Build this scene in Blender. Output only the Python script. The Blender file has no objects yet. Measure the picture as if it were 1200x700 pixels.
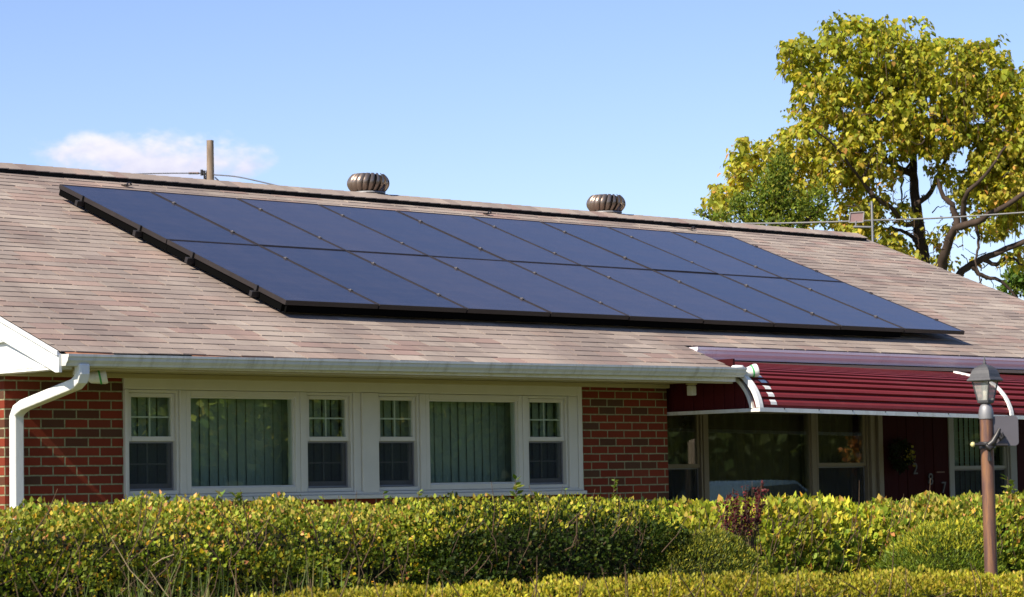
import bpy, bmesh, math, random
import numpy as np
from mathutils import Vector, Matrix

R = math.radians
rng = np.random.default_rng(7)
random.seed(7)
scene = bpy.context.scene
COL = scene.collection

# ------------------------------------------------------------------ camera
CAMPOS = Vector((-10.658, -16.396, 1.3))
CX = Vector((0.72427730, -0.68925811, -0.01859198))     # camera right
CF = Vector((0.68857184, 0.72162486, 0.07159873))       # camera forward
CU = Vector((-0.03593356, -0.06465925, 0.99726023))     # camera up
cd = bpy.data.cameras.new('camera'); cam = bpy.data.objects.new('camera', cd); COL.objects.link(cam)
cam.matrix_world = Matrix(((CX.x, CU.x, -CF.x, CAMPOS.x), (CX.y, CU.y, -CF.y, CAMPOS.y), (CX.z, CU.z, -CF.z, CAMPOS.z), (0, 0, 0, 1)))
cd.sensor_width = 36; cd.lens = 36 * 3180.36 / 1200
cd.clip_start = 0.1; cd.clip_end = 3000
cd.dof.use_dof = True; cd.dof.focus_distance = 23; cd.dof.aperture_fstop = 9
scene.camera = cam

# ------------------------------------------------------------------ light
SUN_EL, SUN_AZ = R(42), R(184)          # azimuth measured from +X towards +Y
sdir = Vector((math.cos(SUN_EL)*math.cos(SUN_AZ), math.cos(SUN_EL)*math.sin(SUN_AZ), math.sin(SUN_EL)))
sl = bpy.data.lights.new('sun', 'SUN'); sl.energy = 5.0; sl.angle = R(0.53); sl.color = (1.0, 0.90, 0.74)
so = bpy.data.objects.new('sun', sl); COL.objects.link(so)
so.rotation_euler = sdir.to_track_quat('Z', 'Y').to_euler(); so.location = (-30, -5, 30)
scene.view_settings.view_transform = 'Standard'; scene.view_settings.look = 'None'
scene.view_settings.exposure = 0.8; scene.view_settings.gamma = 1
SKY_STRENGTH = 0.086

def pxdir(px, py):
    return (CF + CX*((px-600)/3180.36) + CU*((350-py)/3180.36)).normalized()

w = bpy.data.worlds.new('World'); scene.world = w; w.use_nodes = True
nt = w.node_tree; nt.nodes.clear()
class NB:
    """tiny node helper"""
    def __init__(s, tree): s.t = tree
    def n(s, typ, **kw):
        o = s.t.nodes.new(typ)
        for k, v in kw.items():
            if k.startswith('i_'):
                o.inputs[k[2:].replace('_', ' ')].default_value = v
            else: setattr(o, k, v)
        return o
    def l(s, a, b): s.t.links.new(a, b)
    def val(s, sock, x):
        if isinstance(x, (int, float)): sock.default_value = x
        elif isinstance(x, (tuple, list)): sock.default_value = x
        else: s.l(x, sock)
    def m(s, op, a, b=0.0, c=None, clamp=False):
        o = s.t.nodes.new('ShaderNodeMath'); o.operation = op; o.use_clamp = clamp
        s.val(o.inputs[0], a); s.val(o.inputs[1], b)
        if c is not None: s.val(o.inputs[2], c)
        return o.outputs[0]
    def mix(s, f, a, b, typ='MIX'):
        o = s.t.nodes.new('ShaderNodeMix'); o.data_type = 'RGBA'; o.blend_type = typ; o.clamp_factor = True
        s.val(o.inputs[0], f)
        for sock, x in ((o.inputs[6], a), (o.inputs[7], b)):
            if isinstance(x, (tuple, list)): sock.default_value = (*x[:3], 1)
            else: s.l(x, sock)
        return o.outputs[2]
    def ramp(s, f, stops):
        o = s.t.nodes.new('ShaderNodeValToRGB'); e = o.color_ramp.elements
        while len(e) < len(stops): e.new(0.5)
        for i, (p, c) in enumerate(stops):
            e[i].position = p; e[i].color = (*c, 1) if len(c) == 3 else c
        s.val(o.inputs[0], f); return o.outputs[0]
    def noise(s, vec, scale, detail=4, rough=.55, dist=0):
        o = s.t.nodes.new('ShaderNodeTexNoise'); o.inputs['Scale'].default_value = scale
        o.inputs['Detail'].default_value = detail; o.inputs['Roughness'].default_value = rough; o.inputs['Distortion'].default_value = dist
        if vec is not None: s.l(vec, o.inputs['Vector'])
        return o.outputs[0]
b = NB(nt)
sky = b.n('ShaderNodeTexSky'); sky.sky_type = 'NISHITA'; sky.sun_disc = False
sky.sun_elevation = SUN_EL; sky.sun_rotation = R(90) - SUN_AZ
sky.altitude = 100; sky.air_density = 1.0; sky.dust_density = 0.0; sky.ozone_density = 2.6
tc = b.n('ShaderNodeTexCoord')
cdn = pxdir(172, 186); cr = Vector((cdn.y, -cdn.x, 0)).normalized(); cu = cr.cross(cdn)
def dot(v):
    o = b.n('ShaderNodeVectorMath', operation='DOT_PRODUCT'); b.l(tc.outputs['Generated'], o.inputs[0]); o.inputs[1].default_value = v; return o.outputs['Value']
ff = b.m('MAXIMUM', dot(cdn), 0.01)
cuu = b.m('DIVIDE', dot(cr), ff); cvv = b.m('DIVIDE', dot(cu), ff)
comb = b.n('ShaderNodeCombineXYZ'); b.l(cuu, comb.inputs[0]); b.l(b.m('MULTIPLY', cvv, 1.8), comb.inputs[1])
n1 = b.noise(comb.outputs[0], 38, 6, .58); n2 = b.noise(comb.outputs[0], 120, 3, .5)
ex = b.m('POWER', b.m('ABSOLUTE', b.m('DIVIDE', cuu, 0.043)), 2.0)
ey = b.m('POWER', b.m('ABSOLUTE', b.m('DIVIDE', cvv, 0.0105)), 2.0)
dd = b.m('SUBTRACT', 1.0, b.m('ADD', ex, ey))
cf = b.m('ADD', b.m('MULTIPLY', dd, 0.55), b.m('ADD', b.m('MULTIPLY', b.m('SUBTRACT', n1, 0.5), 1.6), b.m('MULTIPLY', b.m('SUBTRACT', n2, 0.5), .5)))
cmask = b.n('ShaderNodeMapRange', interpolation_type='SMOOTHSTEP'); b.l(cf, cmask.inputs[0]); cmask.inputs[1].default_value = -0.08; cmask.inputs[2].default_value = 0.55
front = b.m('GREATER_THAN', dot(cdn), 0.9)
cm = b.m('MULTIPLY', b.m('MULTIPLY', cmask.outputs[0], front), 0.85)
skt = b.mix(1.0, sky.outputs[0], (.96, .925, 1.10), 'MULTIPLY')
cshade = b.m('ADD', b.m('MULTIPLY', cvv, 55.0), b.m('ADD', b.m('MULTIPLY', n2, 1.2), -.15), clamp=True)
skc = b.mix(cm, skt, b.mix(cshade, (5.3, 5.1, 6.1), (7.4, 6.9, 7.1)))
bg = b.n('ShaderNodeBackground', i_Strength=SKY_STRENGTH); b.l(skc, bg.inputs[0])
wo = b.n('ShaderNodeOutputWorld'); b.l(bg.outputs[0], wo.inputs[0])

# ------------------------------------------------------------------ materials
def material(name):
    m = bpy.data.materials.new(name); m.use_nodes = True
    t = m.node_tree; t.nodes.clear(); B = NB(t)
    out = B.n('ShaderNodeOutputMaterial'); p = B.n('ShaderNodeBsdfPrincipled'); B.l(p.outputs[0], out.inputs[0])
    tco = B.n('ShaderNodeTexCoord')
    return m, B, p, out, tco
def bump(B, p, h, strength=.3, dist=.01):
    o = B.n('ShaderNodeBump'); o.inputs['Strength'].default_value = strength; o.inputs['Distance'].default_value = dist
    B.l(h, o.inputs['Height']); B.l(o.outputs[0], p.inputs['Normal'])
def paint(name, col, rough=.5, var=.12, scale=6, spec=.5, metal=0, dirt=None, dirt_amt=.3, bmp=.05, stretch=(1, 1, 1)):
    m, B, p, out, tco = material(name)
    mp = B.n('ShaderNodeMapping'); mp.inputs['Scale'].default_value = stretch; B.l(tco.outputs['Object'], mp.inputs[0])
    n = B.noise(mp.outputs[0], scale, 6, .6)
    c = B.ramp(n, [(.25, tuple(x*(1-var) for x in col)), (.75, tuple(min(1, x*(1+var)) for x in col))])
    if dirt:
        n3 = B.noise(mp.outputs[0], scale*.37+1, 8, .68)
        f = B.n('ShaderNodeMapRange'); B.l(n3, f.inputs[0]); f.inputs[1].default_value = .5; f.inputs[2].default_value = .72
        c = B.mix(B.m('MULTIPLY', f.outputs[0], dirt_amt), c, dirt)
    B.l(c, p.inputs['Base Color'])
    r = B.m('ADD', rough-.06, B.m('MULTIPLY', n, .14)); B.l(r, p.inputs['Roughness'])
    p.inputs['Specular IOR Level'].default_value = spec; p.inputs['Metallic'].default_value = metal
    if bmp: bump(B, p, B.noise(mp.outputs[0], scale*9, 3), bmp, .004)
    return m

M = {}
M['white'] = paint('white_paint', (.74, .74, .72), .42, .05, 5, dirt=(.36, .34, .27), dirt_amt=.45, stretch=(3, 3, .5))
M['vinyl'] = paint('window_vinyl', (.62, .60, .54), .4, .04, 5, dirt=(.5, .49, .45), dirt_amt=.25)
M['soffit'] = paint('soffit_bounce_paint', (.42, .37, .23), .6, .08, 3, dirt=(.36, .30, .18), dirt_amt=.6, stretch=(.5, 3, 3))  # yellow bounce from hedge and grass is put into this base colour
M['gutter'] = paint('gutter_aluminium', (.58, .59, .57), .38, .06, 3, dirt=(.20, .185, .13), dirt_amt=.6, stretch=(5, 1, .6))
M['mauve'] = paint('mauve_gutter', (.84, .72, .78), .28, .05, 4, dirt=(.5, .4, .44), dirt_amt=.3)
M['maroon'] = paint('maroon_board', (.035, .004, .005), .75, .15, 4, spec=.12)
M['taupe'] = paint('taupe_frame', (.22, .18, .125), .5, .08, 5)
M['black_metal'] = paint('black_metal', (.018, .016, .016), .42, .2, 8)
M['frame'] = paint('anodised_frame', (.022, .017, .016), .5, .15, 8, metal=.1)
M['blackvent'] = paint('black_vent_plastic', (.010, .010, .010), .8, .2, 8, spec=.1)
M['bronze'] = paint('bronze_turbine', (.27, .21, .17), .34, .15, 9, metal=.75, dirt=(.12, .08, .06), dirt_amt=.4)
M['galv'] = paint('galvanised', (.24, .24, .25), .55, .12, 8, metal=.5)
M['gap_shade'] = paint('gap_shade_black', (.003, .003, .003), .9, .1, 8, spec=.02)  # near black standing in for the shade under the panels
M['clamp'] = paint('clamp_metal', (.13, .12, .12), .5, .1, 8, metal=.3)
M['interior'] = paint('interior_wall', (.16, .16, .15), .9, .1, 2)
M['dark_core'] = paint('shrub_shade_core', (.016, .018, .008), .9, .4, 12, spec=.1)  # shade between the leaves put into a dark hull colour
M['twig'] = paint('twig_bark', (.10, .065, .04), .85, .3, 20, spec=.2)
M['bark'] = paint('tree_bark', (.055, .038, .030), .9, .4, 6, spec=.2, bmp=.5, stretch=(1, 1, .25))
M['polewood'] = paint('pole_wood', (.22, .165, .125), .85, .55, 5, spec=.2, bmp=.3, stretch=(6, 6, .3))
M['wire'] = paint('wire_sheath', (.10, .10, .11), .6, .1, 5)
M['cable'] = paint('cable_pale', (.27, .26, .25), .5, .1, 5)
M['digit'] = paint('digit_metal', (.075, .07, .068), .45, .1, 20)
M['asphalt'] = paint('asphalt', (.05, .05, .052), .85, .2, 20)
M['carpaint'] = paint('car_paint', (.10, .16, .23), .2, .05, 5)
M['carglass'] = paint('car_glass', (.01, .012, .014), .08, .05, 5)
M['rubber'] = paint('rubber', (.02, .02, .02), .8, .1, 5)
M['concrete'] = paint('porch_concrete', (.30, .29, .27), .85, .12, 5)

def brick_mat():
    m, B, p, out, tco = material('red_brick')
    L, c = .2032, .0677
    sep = B.n('ShaderNodeSeparateXYZ'); B.l(tco.outputs['Object'], sep.inputs[0])
    geo = B.n('ShaderNodeNewGeometry'); sn = B.n('ShaderNodeSeparateXYZ'); B.l(geo.outputs['True Normal'], sn.inputs[0])
    side = B.m('GREATER_THAN', B.m('ABSOLUTE', sn.outputs[0]), .6)
    u = B.m('ADD', B.m('MULTIPLY', side, sep.outputs[1]), B.m('MULTIPLY', B.m('SUBTRACT', 1.0, side), sep.outputs[0]))
    wob = B.noise(tco.outputs['Object'], 14, 2)
    zz = B.m('ADD', sep.outputs[2], B.m('MULTIPLY', B.m('SUBTRACT', wob, .5), .004))
    row = B.m('FLOOR', B.m('DIVIDE', B.m('ADD', zz, .0006), c))
    uu = B.m('ADD', B.m('DIVIDE', u, L), B.m('MULTIPLY', B.m('FLOORED_MODULO', row, 2.0), .5))
    col = B.m('FLOOR', uu)
    fu = B.m('FRACT', uu); fv = B.m('FRACT', B.m('DIVIDE', B.m('ADD', zz, .0006), c))
    du = B.m('MULTIPLY', B.m('MINIMUM', fu, B.m('SUBTRACT', 1.0, fu)), L)
    dv = B.m('MULTIPLY', B.m('MINIMUM', fv, B.m('SUBTRACT', 1.0, fv)), c)
    d = B.m('MINIMUM', du, dv)
    edge = B.m('ADD', d, B.m('MULTIPLY', B.m('SUBTRACT', B.noise(tco.outputs['Object'], 90, 2), .5), .003))
    face = B.n('ShaderNodeMapRange'); B.l(edge, face.inputs[0]); face.inputs[1].default_value = .0042; face.inputs[2].default_value = .0066
    cb = B.n('ShaderNodeCombineXYZ'); B.l(col, cb.inputs[0]); B.l(row, cb.inputs[1]); B.l(side, cb.inputs[2])
    wn = B.n('ShaderNodeTexWhiteNoise'); wn.noise_dimensions = '3D'; B.l(cb.outputs[0], wn.inputs[0])
    bc = B.ramp(wn.outputs['Value'], [(0, (.18, .020, .012)), (.3, (.24, .028, .016)), (.55, (.15, .018, .012)), (.72, (.20, .034, .022)), (.80, (.14, .018, .012)), (.84, (.075, .030, .022)), (.92, (.045, .030, .025)), (1, (.055, .042, .034))])
    bc = B.mix(B.m('MULTIPLY', B.noise(tco.outputs['Object'], 60, 5, .65), .6), bc, (.10, .018, .012))
    bc = B.mix(B.m('MULTIPLY', B.noise(tco.outputs['Object'], 3.0, 5, .65), .25), bc, (.26, .07, .05))
    mc = B.ramp(B.noise(tco.outputs['Object'], 30, 4), [(.3, (.19, .155, .115)), (.7, (.32, .265, .20))])
    B.l(B.mix(1.0, B.mix(face.outputs[0], mc, bc), (1.0, 1.2, .95), 'MULTIPLY'), p.inputs['Base Color'])
    p.inputs['Roughness'].default_value = .9; p.inputs['Specular IOR Level'].default_value = .12
    h = B.m('ADD', face.outputs[0], B.m('MULTIPLY', B.noise(tco.outputs['Object'], 160, 3), .35))
    bump(B, p, h, .6, .006)
    return m
M['brick'] = brick_mat()

def shingle_mat():
    m, B, p, out, tco = material('asphalt_shingles')
    at = B.n('ShaderNodeAttribute'); at.attribute_name = 'tone'
    c = at.outputs['Color']
    g = B.noise(tco.outputs['Object'], 220, 2, .7)                       # granules
    c = B.mix(B.m('MULTIPLY', g, .55), c, (.14, .11, .098))
    st = B.n('ShaderNodeMapping'); st.inputs['Scale'].default_value = (.55, .22, .22); B.l(tco.outputs['Object'], st.inputs[0])
    al = B.noise(st.outputs[0], 2.2, 7, .66)
    sx = B.n('ShaderNodeSeparateXYZ'); B.l(tco.outputs['Object'], sx.inputs[0])
    gx = B.n('ShaderNodeMapRange'); B.l(sx.outputs[0], gx.inputs[0]); gx.inputs[1].default_value = 8.0; gx.inputs[2].default_value = -1.0
    al = B.m('ADD', al, B.m('MULTIPLY', gx.outputs[0], .11))      # more algae on the shaded west end
    f = B.n('ShaderNodeMapRange'); B.l(al, f.inputs[0]); f.inputs[1].default_value = .44; f.inputs[2].default_value = .72
    c = B.mix(B.m('MULTIPLY', f.outputs[0], .85), c, (.135, .11, .10))  # algae streaks
    pk = B.noise(tco.outputs['Object'], .9, 3)
    c = B.mix(B.m('MULTIPLY', pk, .25), c, (.42, .30, .25))
    B.l(c, p.inputs['Base Color']); p.inputs['Roughness'].default_value = .93; p.inputs['Specular IOR Level'].default_value = .25
    bump(B, p, g, .5, .003)
    return m
M['shingle'] = shingle_mat()

def solar_mat():
    m, B, p, out, tco = material('solar_glass')
    sep = B.n('ShaderNodeSeparateXYZ'); B.l(tco.outputs['Object'], sep.inputs[0])
    n = B.noise(tco.outputs['Object'], 2.5, 6, .7)
    # faint busbar lines running across the module
    fr = B.m('FRACT', B.m('DIVIDE', sep.outputs[1], .158))
    ln = B.m('LESS_THAN', fr, .03)
    c = B.mix(B.m('MULTIPLY', ln, .5), (.009, .011, .026), (.06, .06, .075))
    dst = B.n('ShaderNodeMapRange'); B.l(n, dst.inputs[0]); dst.inputs[1].default_value = .45; dst.inputs[2].default_value = .8
    oi = B.n('ShaderNodeObjectInfo')
    vo = B.n('ShaderNodeTexVoronoi'); vo.inputs['Scale'].default_value = 4.0; B.l(tco.outputs['Object'], vo.inputs['Vector'])
    vs_ = B.n('ShaderNodeSeparateColor'); B.l(vo.outputs['Color'], vs_.inputs[0])
    sp = B.m('MULTIPLY', B.m('LESS_THAN', vo.outputs['Distance'], B.m('MULTIPLY', vs_.outputs[1], .07)), B.m('GREATER_THAN', vs_.outputs[0], .82))
    mp = B.n('ShaderNodeMapping'); mp.inputs['Scale'].default_value = (9, .7, 1); B.l(tco.outputs['Object'], mp.inputs[0])
    st = B.noise(mp.outputs[0], 2, 5, .7)
    c = B.mix(B.m('MULTIPLY', B.m('ADD', B.m('ADD', dst.outputs[0], st), B.m('MULTIPLY', oi.outputs['Random'], .8)), .05), c, (.38, .29, .29))
    c = B.mix(B.m('MULTIPLY', sp, .8), c, (.6, .58, .55))
    B.l(c, p.inputs['Base Color'])
    B.l(B.m('ADD', .10, B.m('MULTIPLY', n, .12)), p.inputs['Roughness'])
    p.inputs['IOR'].default_value = 1.39
    return m
M['solar'] = solar_mat()

def glass_mat(name, tint, ior=1.5, gain=1.35):
    m, B, p, out, tco = material(name)
    t = B.t; t.nodes.remove(p)
    tr = B.n('ShaderNodeBsdfTransparent'); tr.inputs[0].default_value = (*tint, 1)
    gl = B.n('ShaderNodeBsdfGlossy'); gl.inputs['Roughness'].default_value = 0.0; gl.inputs[0].default_value = (.96, 1, .97, 1)
    fr = B.n('ShaderNodeFresnel'); gg = B.n('ShaderNodeNewGeometry')
    B.l(B.m('ADD', ior, B.m('MULTIPLY', gg.outputs['Backfacing'], 1/ior-ior)), fr.inputs[0])   # same reflectance from both faces
    bp = B.n('ShaderNodeBump'); bp.inputs['Strength'].default_value = .02; bp.inputs['Distance'].default_value = .002
    B.l(B.noise(tco.outputs['Object'], 1.1, 1), bp.inputs['Height']); B.l(bp.outputs[0], gl.inputs['Normal'])
    mx = B.n('ShaderNodeMixShader'); B.l(B.m('MULTIPLY', fr.outputs[0], gain, clamp=True), mx.inputs[0])
    B.l(tr.outputs[0], mx.inputs[1]); B.l(gl.outputs[0], mx.inputs[2]); B.l(mx.outputs[0], out.inputs[0])
    return m
M['glass'] = glass_mat('window_glass', (.92, .97, .94))
M['lampglass'] = None
def frosted_mat():
    m, B, p, out, tco = material('frosted_glass')
    tr = B.n('ShaderNodeBsdfTransparent'); mx = B.n('ShaderNodeMixShader'); mx.inputs[0].default_value = .42
    n = B.noise(tco.outputs['Object'], 40, 4)
    B.l(B.ramp(n, [(.3, (.42, .42, .40)), (.7, (.60, .60, .56))]), p.inputs['Base Color']); p.inputs['Roughness'].default_value = .35
    B.l(tr.outputs[0], mx.inputs[1]); B.l(p.outputs[0], mx.inputs[2]); B.l(mx.outputs[0], out.inputs[0])
    return m
def screen_mat():
    m, B, p, out, tco = material('insect_screen')
    tr = B.n('ShaderNodeBsdfTransparent'); mx = B.n('ShaderNodeMixShader'); mx.inputs[0].default_value = .42
    p.inputs['Specular IOR Level'].default_value = .05; p.inputs['Base Color'].default_value = (.035, .04, .05, 1); p.inputs['Roughness'].default_value = .6
    B.l(tr.outputs[0], mx.inputs[1]); B.l(p.outputs[0], mx.inputs[2]); B.l(mx.outputs[0], out.inputs[0])
    return m
M['screen'] = screen_mat(); M['lampglass'] = frosted_mat()
M['blind'] = paint('blind_slat', (.27, .31, .26), .6, .06, 3)
M['curtain'] = paint('brown_curtain', (.115, .10, .06), .8, .1, 3, spec=.1)
M['copper'] = paint('copper_edge', (.36, .16, .09), .6, .2, 10)
M['endpanel'] = paint('maroon_end_panel', (.075, .008, .010), .6, .15, 4, spec=.2)
M['bulb'] = paint('frosted_bulb', (.80, .76, .62), .35, .05, 5)

def leaf_mat(name, trans=.35, rough=.55, spec=.2):
    m, B, p, out, tco = material(name)
    at = B.n('ShaderNodeAttribute'); at.attribute_name = 'tone'
    B.l(at.outputs['Color'], p.inputs['Base Color']); p.inputs['Roughness'].default_value = rough
    p.inputs['Specular IOR Level'].default_value = spec
    tl = B.n('ShaderNodeBsdfTranslucent')
    B.l(B.mix(1.0, at.outputs['Color'], (1.25, 1.25, .55), 'MULTIPLY'), tl.inputs[0])
    mx = B.n('ShaderNodeMixShader'); mx.inputs[0].default_value = trans
    B.l(p.outputs[0], mx.inputs[1]); B.l(tl.outputs[0], mx.inputs[2]); B.l(mx.outputs[0], out.inputs[0])
    return m
M['leaf'] = leaf_mat('leaf'); M['bigleaf'] = leaf_mat('catalpa_leaf', .5, .5, .2); M['needle'] = leaf_mat('needle', .2, .55, .3); M['grassblade'] = leaf_mat('grass_blade', .3, .55, .3)

def awning_mat():
    m, B, p, out, tco = material('maroon_awning')
    n = B.noise(tco.outputs['Object'], 3, 6, .65)
    mp = B.n('ShaderNodeMapping'); mp.inputs['Scale'].default_value = (.6, 14, 14); B.l(tco.outputs['Object'], mp.inputs[0])
    n2 = B.noise(mp.outputs[0], 2, 6, .65)
    c = B.ramp(n2, [(.3, (.13, .013, .014)), (.7, (.185, .022, .022))])
    f = B.n('ShaderNodeMapRange'); B.l(n, f.inputs[0]); f.inputs[1].default_value = .52; f.inputs[2].default_value = .8
    c = B.mix(B.m('MULTIPLY', f.outputs[0], .35), c, (.22, .07, .065))     # chalked paint
    p.inputs['Specular IOR Level'].default_value = .3
    B.l(c, p.inputs['Base Color']); p.inputs['Roughness'].default_value = .55
    return m
M['awning'] = awning_mat()

def rust_mat():
    m, B, p, out, tco = material('rusty_post')
    mp = B.n('ShaderNodeMapping'); mp.inputs['Scale'].default_value = (12, 12, 1.0); B.l(tco.outputs['Object'], mp.inputs[0])
    n = B.noise(mp.outputs[0], 3, 7, .7)
    c = B.ramp(n, [(.25, (.055, .030, .028)), (.46, (.13, .068, .055)), (.62, (.26, .125, .055)), (.75, (.10, .062, .058))])
    B.l(c, p.inputs['Base Color']); p.inputs['Roughness'].default_value = .6; p.inputs['Metallic'].default_value = .25
    bump(B, p, n, .3, .003)
    return m
M['rust'] = rust_mat()
def ground_mat():
    m, B, p, out, tco = material('lawn')
    n = B.noise(tco.outputs['Object'], 40, 6, .7); n2 = B.noise(tco.outputs['Object'], .6, 4)
    c = B.ramp(n, [(.3, (.08, .10, .02)), (.6, (.14, .15, .03)), (.8, (.22, .19, .06))])
    c = B.mix(B.m('MULTIPLY', n2, .3), c, (.10, .08, .04))
    B.l(c, p.inputs['Base Color']); p.inputs['Roughness'].default_value = .95
    return m
M['lawn'] = ground_mat()

# ------------------------------------------------------------------ builders
def tag(o, label=None, cat=None, group=None, kind=None):
    if label: o['label'] = label
    if cat: o['category'] = cat
    if group: o['group'] = group
    if kind: o['kind'] = kind
    return o
def thing(name, label, cat, loc=(0, 0, 0), group=None):
    o = bpy.data.objects.new(name, None); COL.objects.link(o); o.location = loc; o.empty_display_size = .2
    return tag(o, label, cat, group)
class MB:
    def __init__(s): s.v = []; s.f = []; s.sm = []; s.tone = []
    def add(s, vs, fs, smooth=False, tone=None):
        k = len(s.v); s.v += [tuple(v) for v in vs]
        for f in fs: s.f.append(tuple(i+k for i in f)); s.sm.append(smooth); s.tone.append(tone or (1, 1, 1))
        return s
    def box(s, a, c):
        (x0, y0, z0), (x1, y1, z1) = a, c
        return s.add([(x0, y0, z0), (x1, y0, z0), (x1, y1, z0), (x0, y1, z0), (x0, y0, z1), (x1, y0, z1), (x1, y1, z1), (x0, y1, z1)],
                     [(0, 3, 2, 1), (4, 5, 6, 7), (0, 1, 5, 4), (1, 2, 6, 5), (2, 3, 7, 6), (3, 0, 4, 7)])
    def prism(s, poly, axis, a, c):
        """poly in the plane normal to axis ('x': (y,z) pairs; 'y': (x,z)), from a to c"""
        n = len(poly)
        f = (lambda t, q: (t, q[0], q[1])) if axis == 'x' else (lambda t, q: (q[0], t, q[1])) if axis == 'y' else (lambda t, q: (q[0], q[1], t))
        vs = [f(a, q) for q in poly] + [f(c, q) for q in poly]
        fs = [tuple(range(n))[::-1], tuple(range(n, 2*n))] + [(i, (i+1) % n, n+(i+1) % n, n+i) for i in range(n)]
        return s.add(vs, fs)
    def tube(s, pts, rad, seg=8, caps=True, smooth=True):
        pts = [Vector(p) for p in pts]; n = len(pts)
        rad = [rad]*n if isinstance(rad, (int, float)) else rad
        vs = []; fs = []; ref = None
        for i, p in enumerate(pts):
            d = (pts[min(i+1, n-1)] - pts[max(i-1, 0)]).normalized()
            if ref is None: ref = Vector((1, 0, 0)) if abs(d.x) < .8 else Vector((0, 1, 0))
            a = (ref - d*ref.dot(d)).normalized(); bb = d.cross(a); ref = a
            for k in range(seg):
                t = 2*math.pi*k/seg; vs.append(p + (a*math.cos(t) + bb*math.sin(t))*rad[i])
        for i in range(n-1):
            for k in range(seg):
                k2 = (k+1) % seg; fs.append((i*seg+k, i*seg+k2, (i+1)*seg+k2, (i+1)*seg+k))
        s.add(vs, fs, smooth)
        if caps:
            s.add(vs[:seg], [tuple(range(seg))[::-1]]); s.add(vs[-seg:], [tuple(range(seg))])
        return s
    def lathe(s, prof, c=(0, 0, 0), seg=24, smooth=True):
        vs = []; fs = []; n = len(prof)
        for r, z in prof:
            for k in range(seg):
                t = 2*math.pi*k/seg; vs.append((c[0]+r*math.cos(t), c[1]+r*math.sin(t), c[2]+z))
        for i in range(n-1):
            for k in range(seg):
                k2 = (k+1) % seg; fs.append((i*seg+k, i*seg+k2, (i+1)*seg+k2, (i+1)*seg+k))
        s.add(vs, fs, smooth)
        return s
    def ribbon(s, pts, width_vec, thick_vecs):
        """flat bar following pts; width_vec constant, thick_vecs per point"""
        vs = []; wv = Vector(width_vec)
        for p, t in zip(pts, thick_vecs):
            p = Vector(p); t = Vector(t); vs += [p, p+wv, p+wv+t, p+t]
        fs = []
        for i in range(len(pts)-1):
            for k in range(4):
                k2 = (k+1) % 4; fs.append((i*4+k, i*4+k2, i*4+4+k2, i*4+4+k))
        m = (len(pts)-1)*4
        fs += [(3, 2, 1, 0), (m, m+1, m+2, m+3)]
        return s.add(vs, fs)
    def build(s, name, mat, parent=None, bevel=0, tones=False, loc=None):
        me = bpy.data.meshes.new(name); me.from_pydata(s.v, [], s.f); me.update()
        bm = bmesh.new(); bm.from_mesh(me); bmesh.ops.recalc_face_normals(bm, faces=bm.faces); bm.to_mesh(me); bm.free()
        me.polygons.foreach_set('use_smooth', s.sm)
        if tones:
            a = me.attributes.new('tone', 'FLOAT_COLOR', 'CORNER')
            arr = np.ones((len(me.loops), 4), 'f')
            for p, t in zip(me.polygons, s.tone):
                arr[p.loop_start:p.loop_start+p.loop_total, :3] = t
            a.data.foreach_set('color', arr.ravel())
        me.materials.append(mat)
        o = bpy.data.objects.new(name, me); COL.objects.link(o)
        if parent: o.parent = parent
        if loc is not None: o.location = loc
        if bevel:
            md = o.modifiers.new('bevel', 'BEVEL'); md.width = bevel; md.segments = 2; md.limit_method = 'ANGLE'; md.angle_limit = R(40)
        return o
def unit(a): return a/np.maximum(np.linalg.norm(a, axis=1, keepdims=True), 1e-9)
def leaves(name, P, D, N, L, W, cols, mat, parent=None, heart=False, fold=.25, droop=.0):
    """one mesh of many small folded leaves"""
    n = len(P); D = unit(D); S = unit(np.cross(D, N)); N = np.cross(S, D)
    L = np.broadcast_to(L, n)[:, None]; W = np.broadcast_to(W, n)[:, None]
    if heart:
        spec = [(0, 0, 0), (-.06, -.36, .1), (.30, -.52, .5), (1, 0, -.6*droop*2), (.30, .52, .5), (-.06, .36, .1), (.45, 0, 0)]
        faces = [(0, 1, 2, 6), (6, 2, 3), (6, 3, 4), (0, 6, 4, 5)]
    else:
        spec = [(0, 0, 0), (.45, -.5, .6), (1, 0, -droop), (.45, .5, .6)]
        faces = [(0, 1, 2), (0, 2, 3)]
    k = len(spec)
    V = np.stack([P + D*L*a + S*W*c + N*W*fold*e for a, c, e in spec], 1).reshape(-1, 3)
    me = bpy.data.meshes.new(name)
    tot = np.array([len(f) for f in faces]); flat = np.concatenate([np.array(f) for f in faces])
    li = (flat[None, :] + (np.arange(n)*k)[:, None]).ravel()
    lt = np.tile(tot, n); ls = np.concatenate([[0], np.cumsum(lt)[:-1]])
    me.vertices.add(len(V)); me.vertices.foreach_set('co', V.ravel().astype('f'))
    me.loops.add(len(li)); me.loops.foreach_set('vertex_index', li.astype('i'))
    me.polygons.add(len(lt)); me.polygons.foreach_set('loop_start', ls.astype('i')); me.polygons.foreach_set('loop_total', lt.astype('i'))
    me.update(calc_edges=True)
    a = me.attributes.new('tone', 'FLOAT_COLOR', 'POINT')
    ca = np.ones((n*k, 4), 'f'); ca[:, :3] = np.repeat(cols, k, 0); a.data.foreach_set('color', ca.ravel())
    me.materials.append(mat)
    o = bpy.data.objects.new(name, me); COL.objects.link(o)
    if parent: o.parent = parent
    return o
def palette(n, items, jit=.18, gain=1.0):
    """items: (weight, rgb)"""
    wts = np.array([i[0] for i in items], float); wts /= wts.sum()
    c = np.array([i[1] for i in items])[rng.choice(len(items), n, p=wts)]
    gain = np.array(gain)
    return np.clip(gain*c*(1+rng.normal(0, jit, (n, 1)))*(1+rng.normal(0, jit*.35, (n, 3))), .004, .9)
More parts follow.
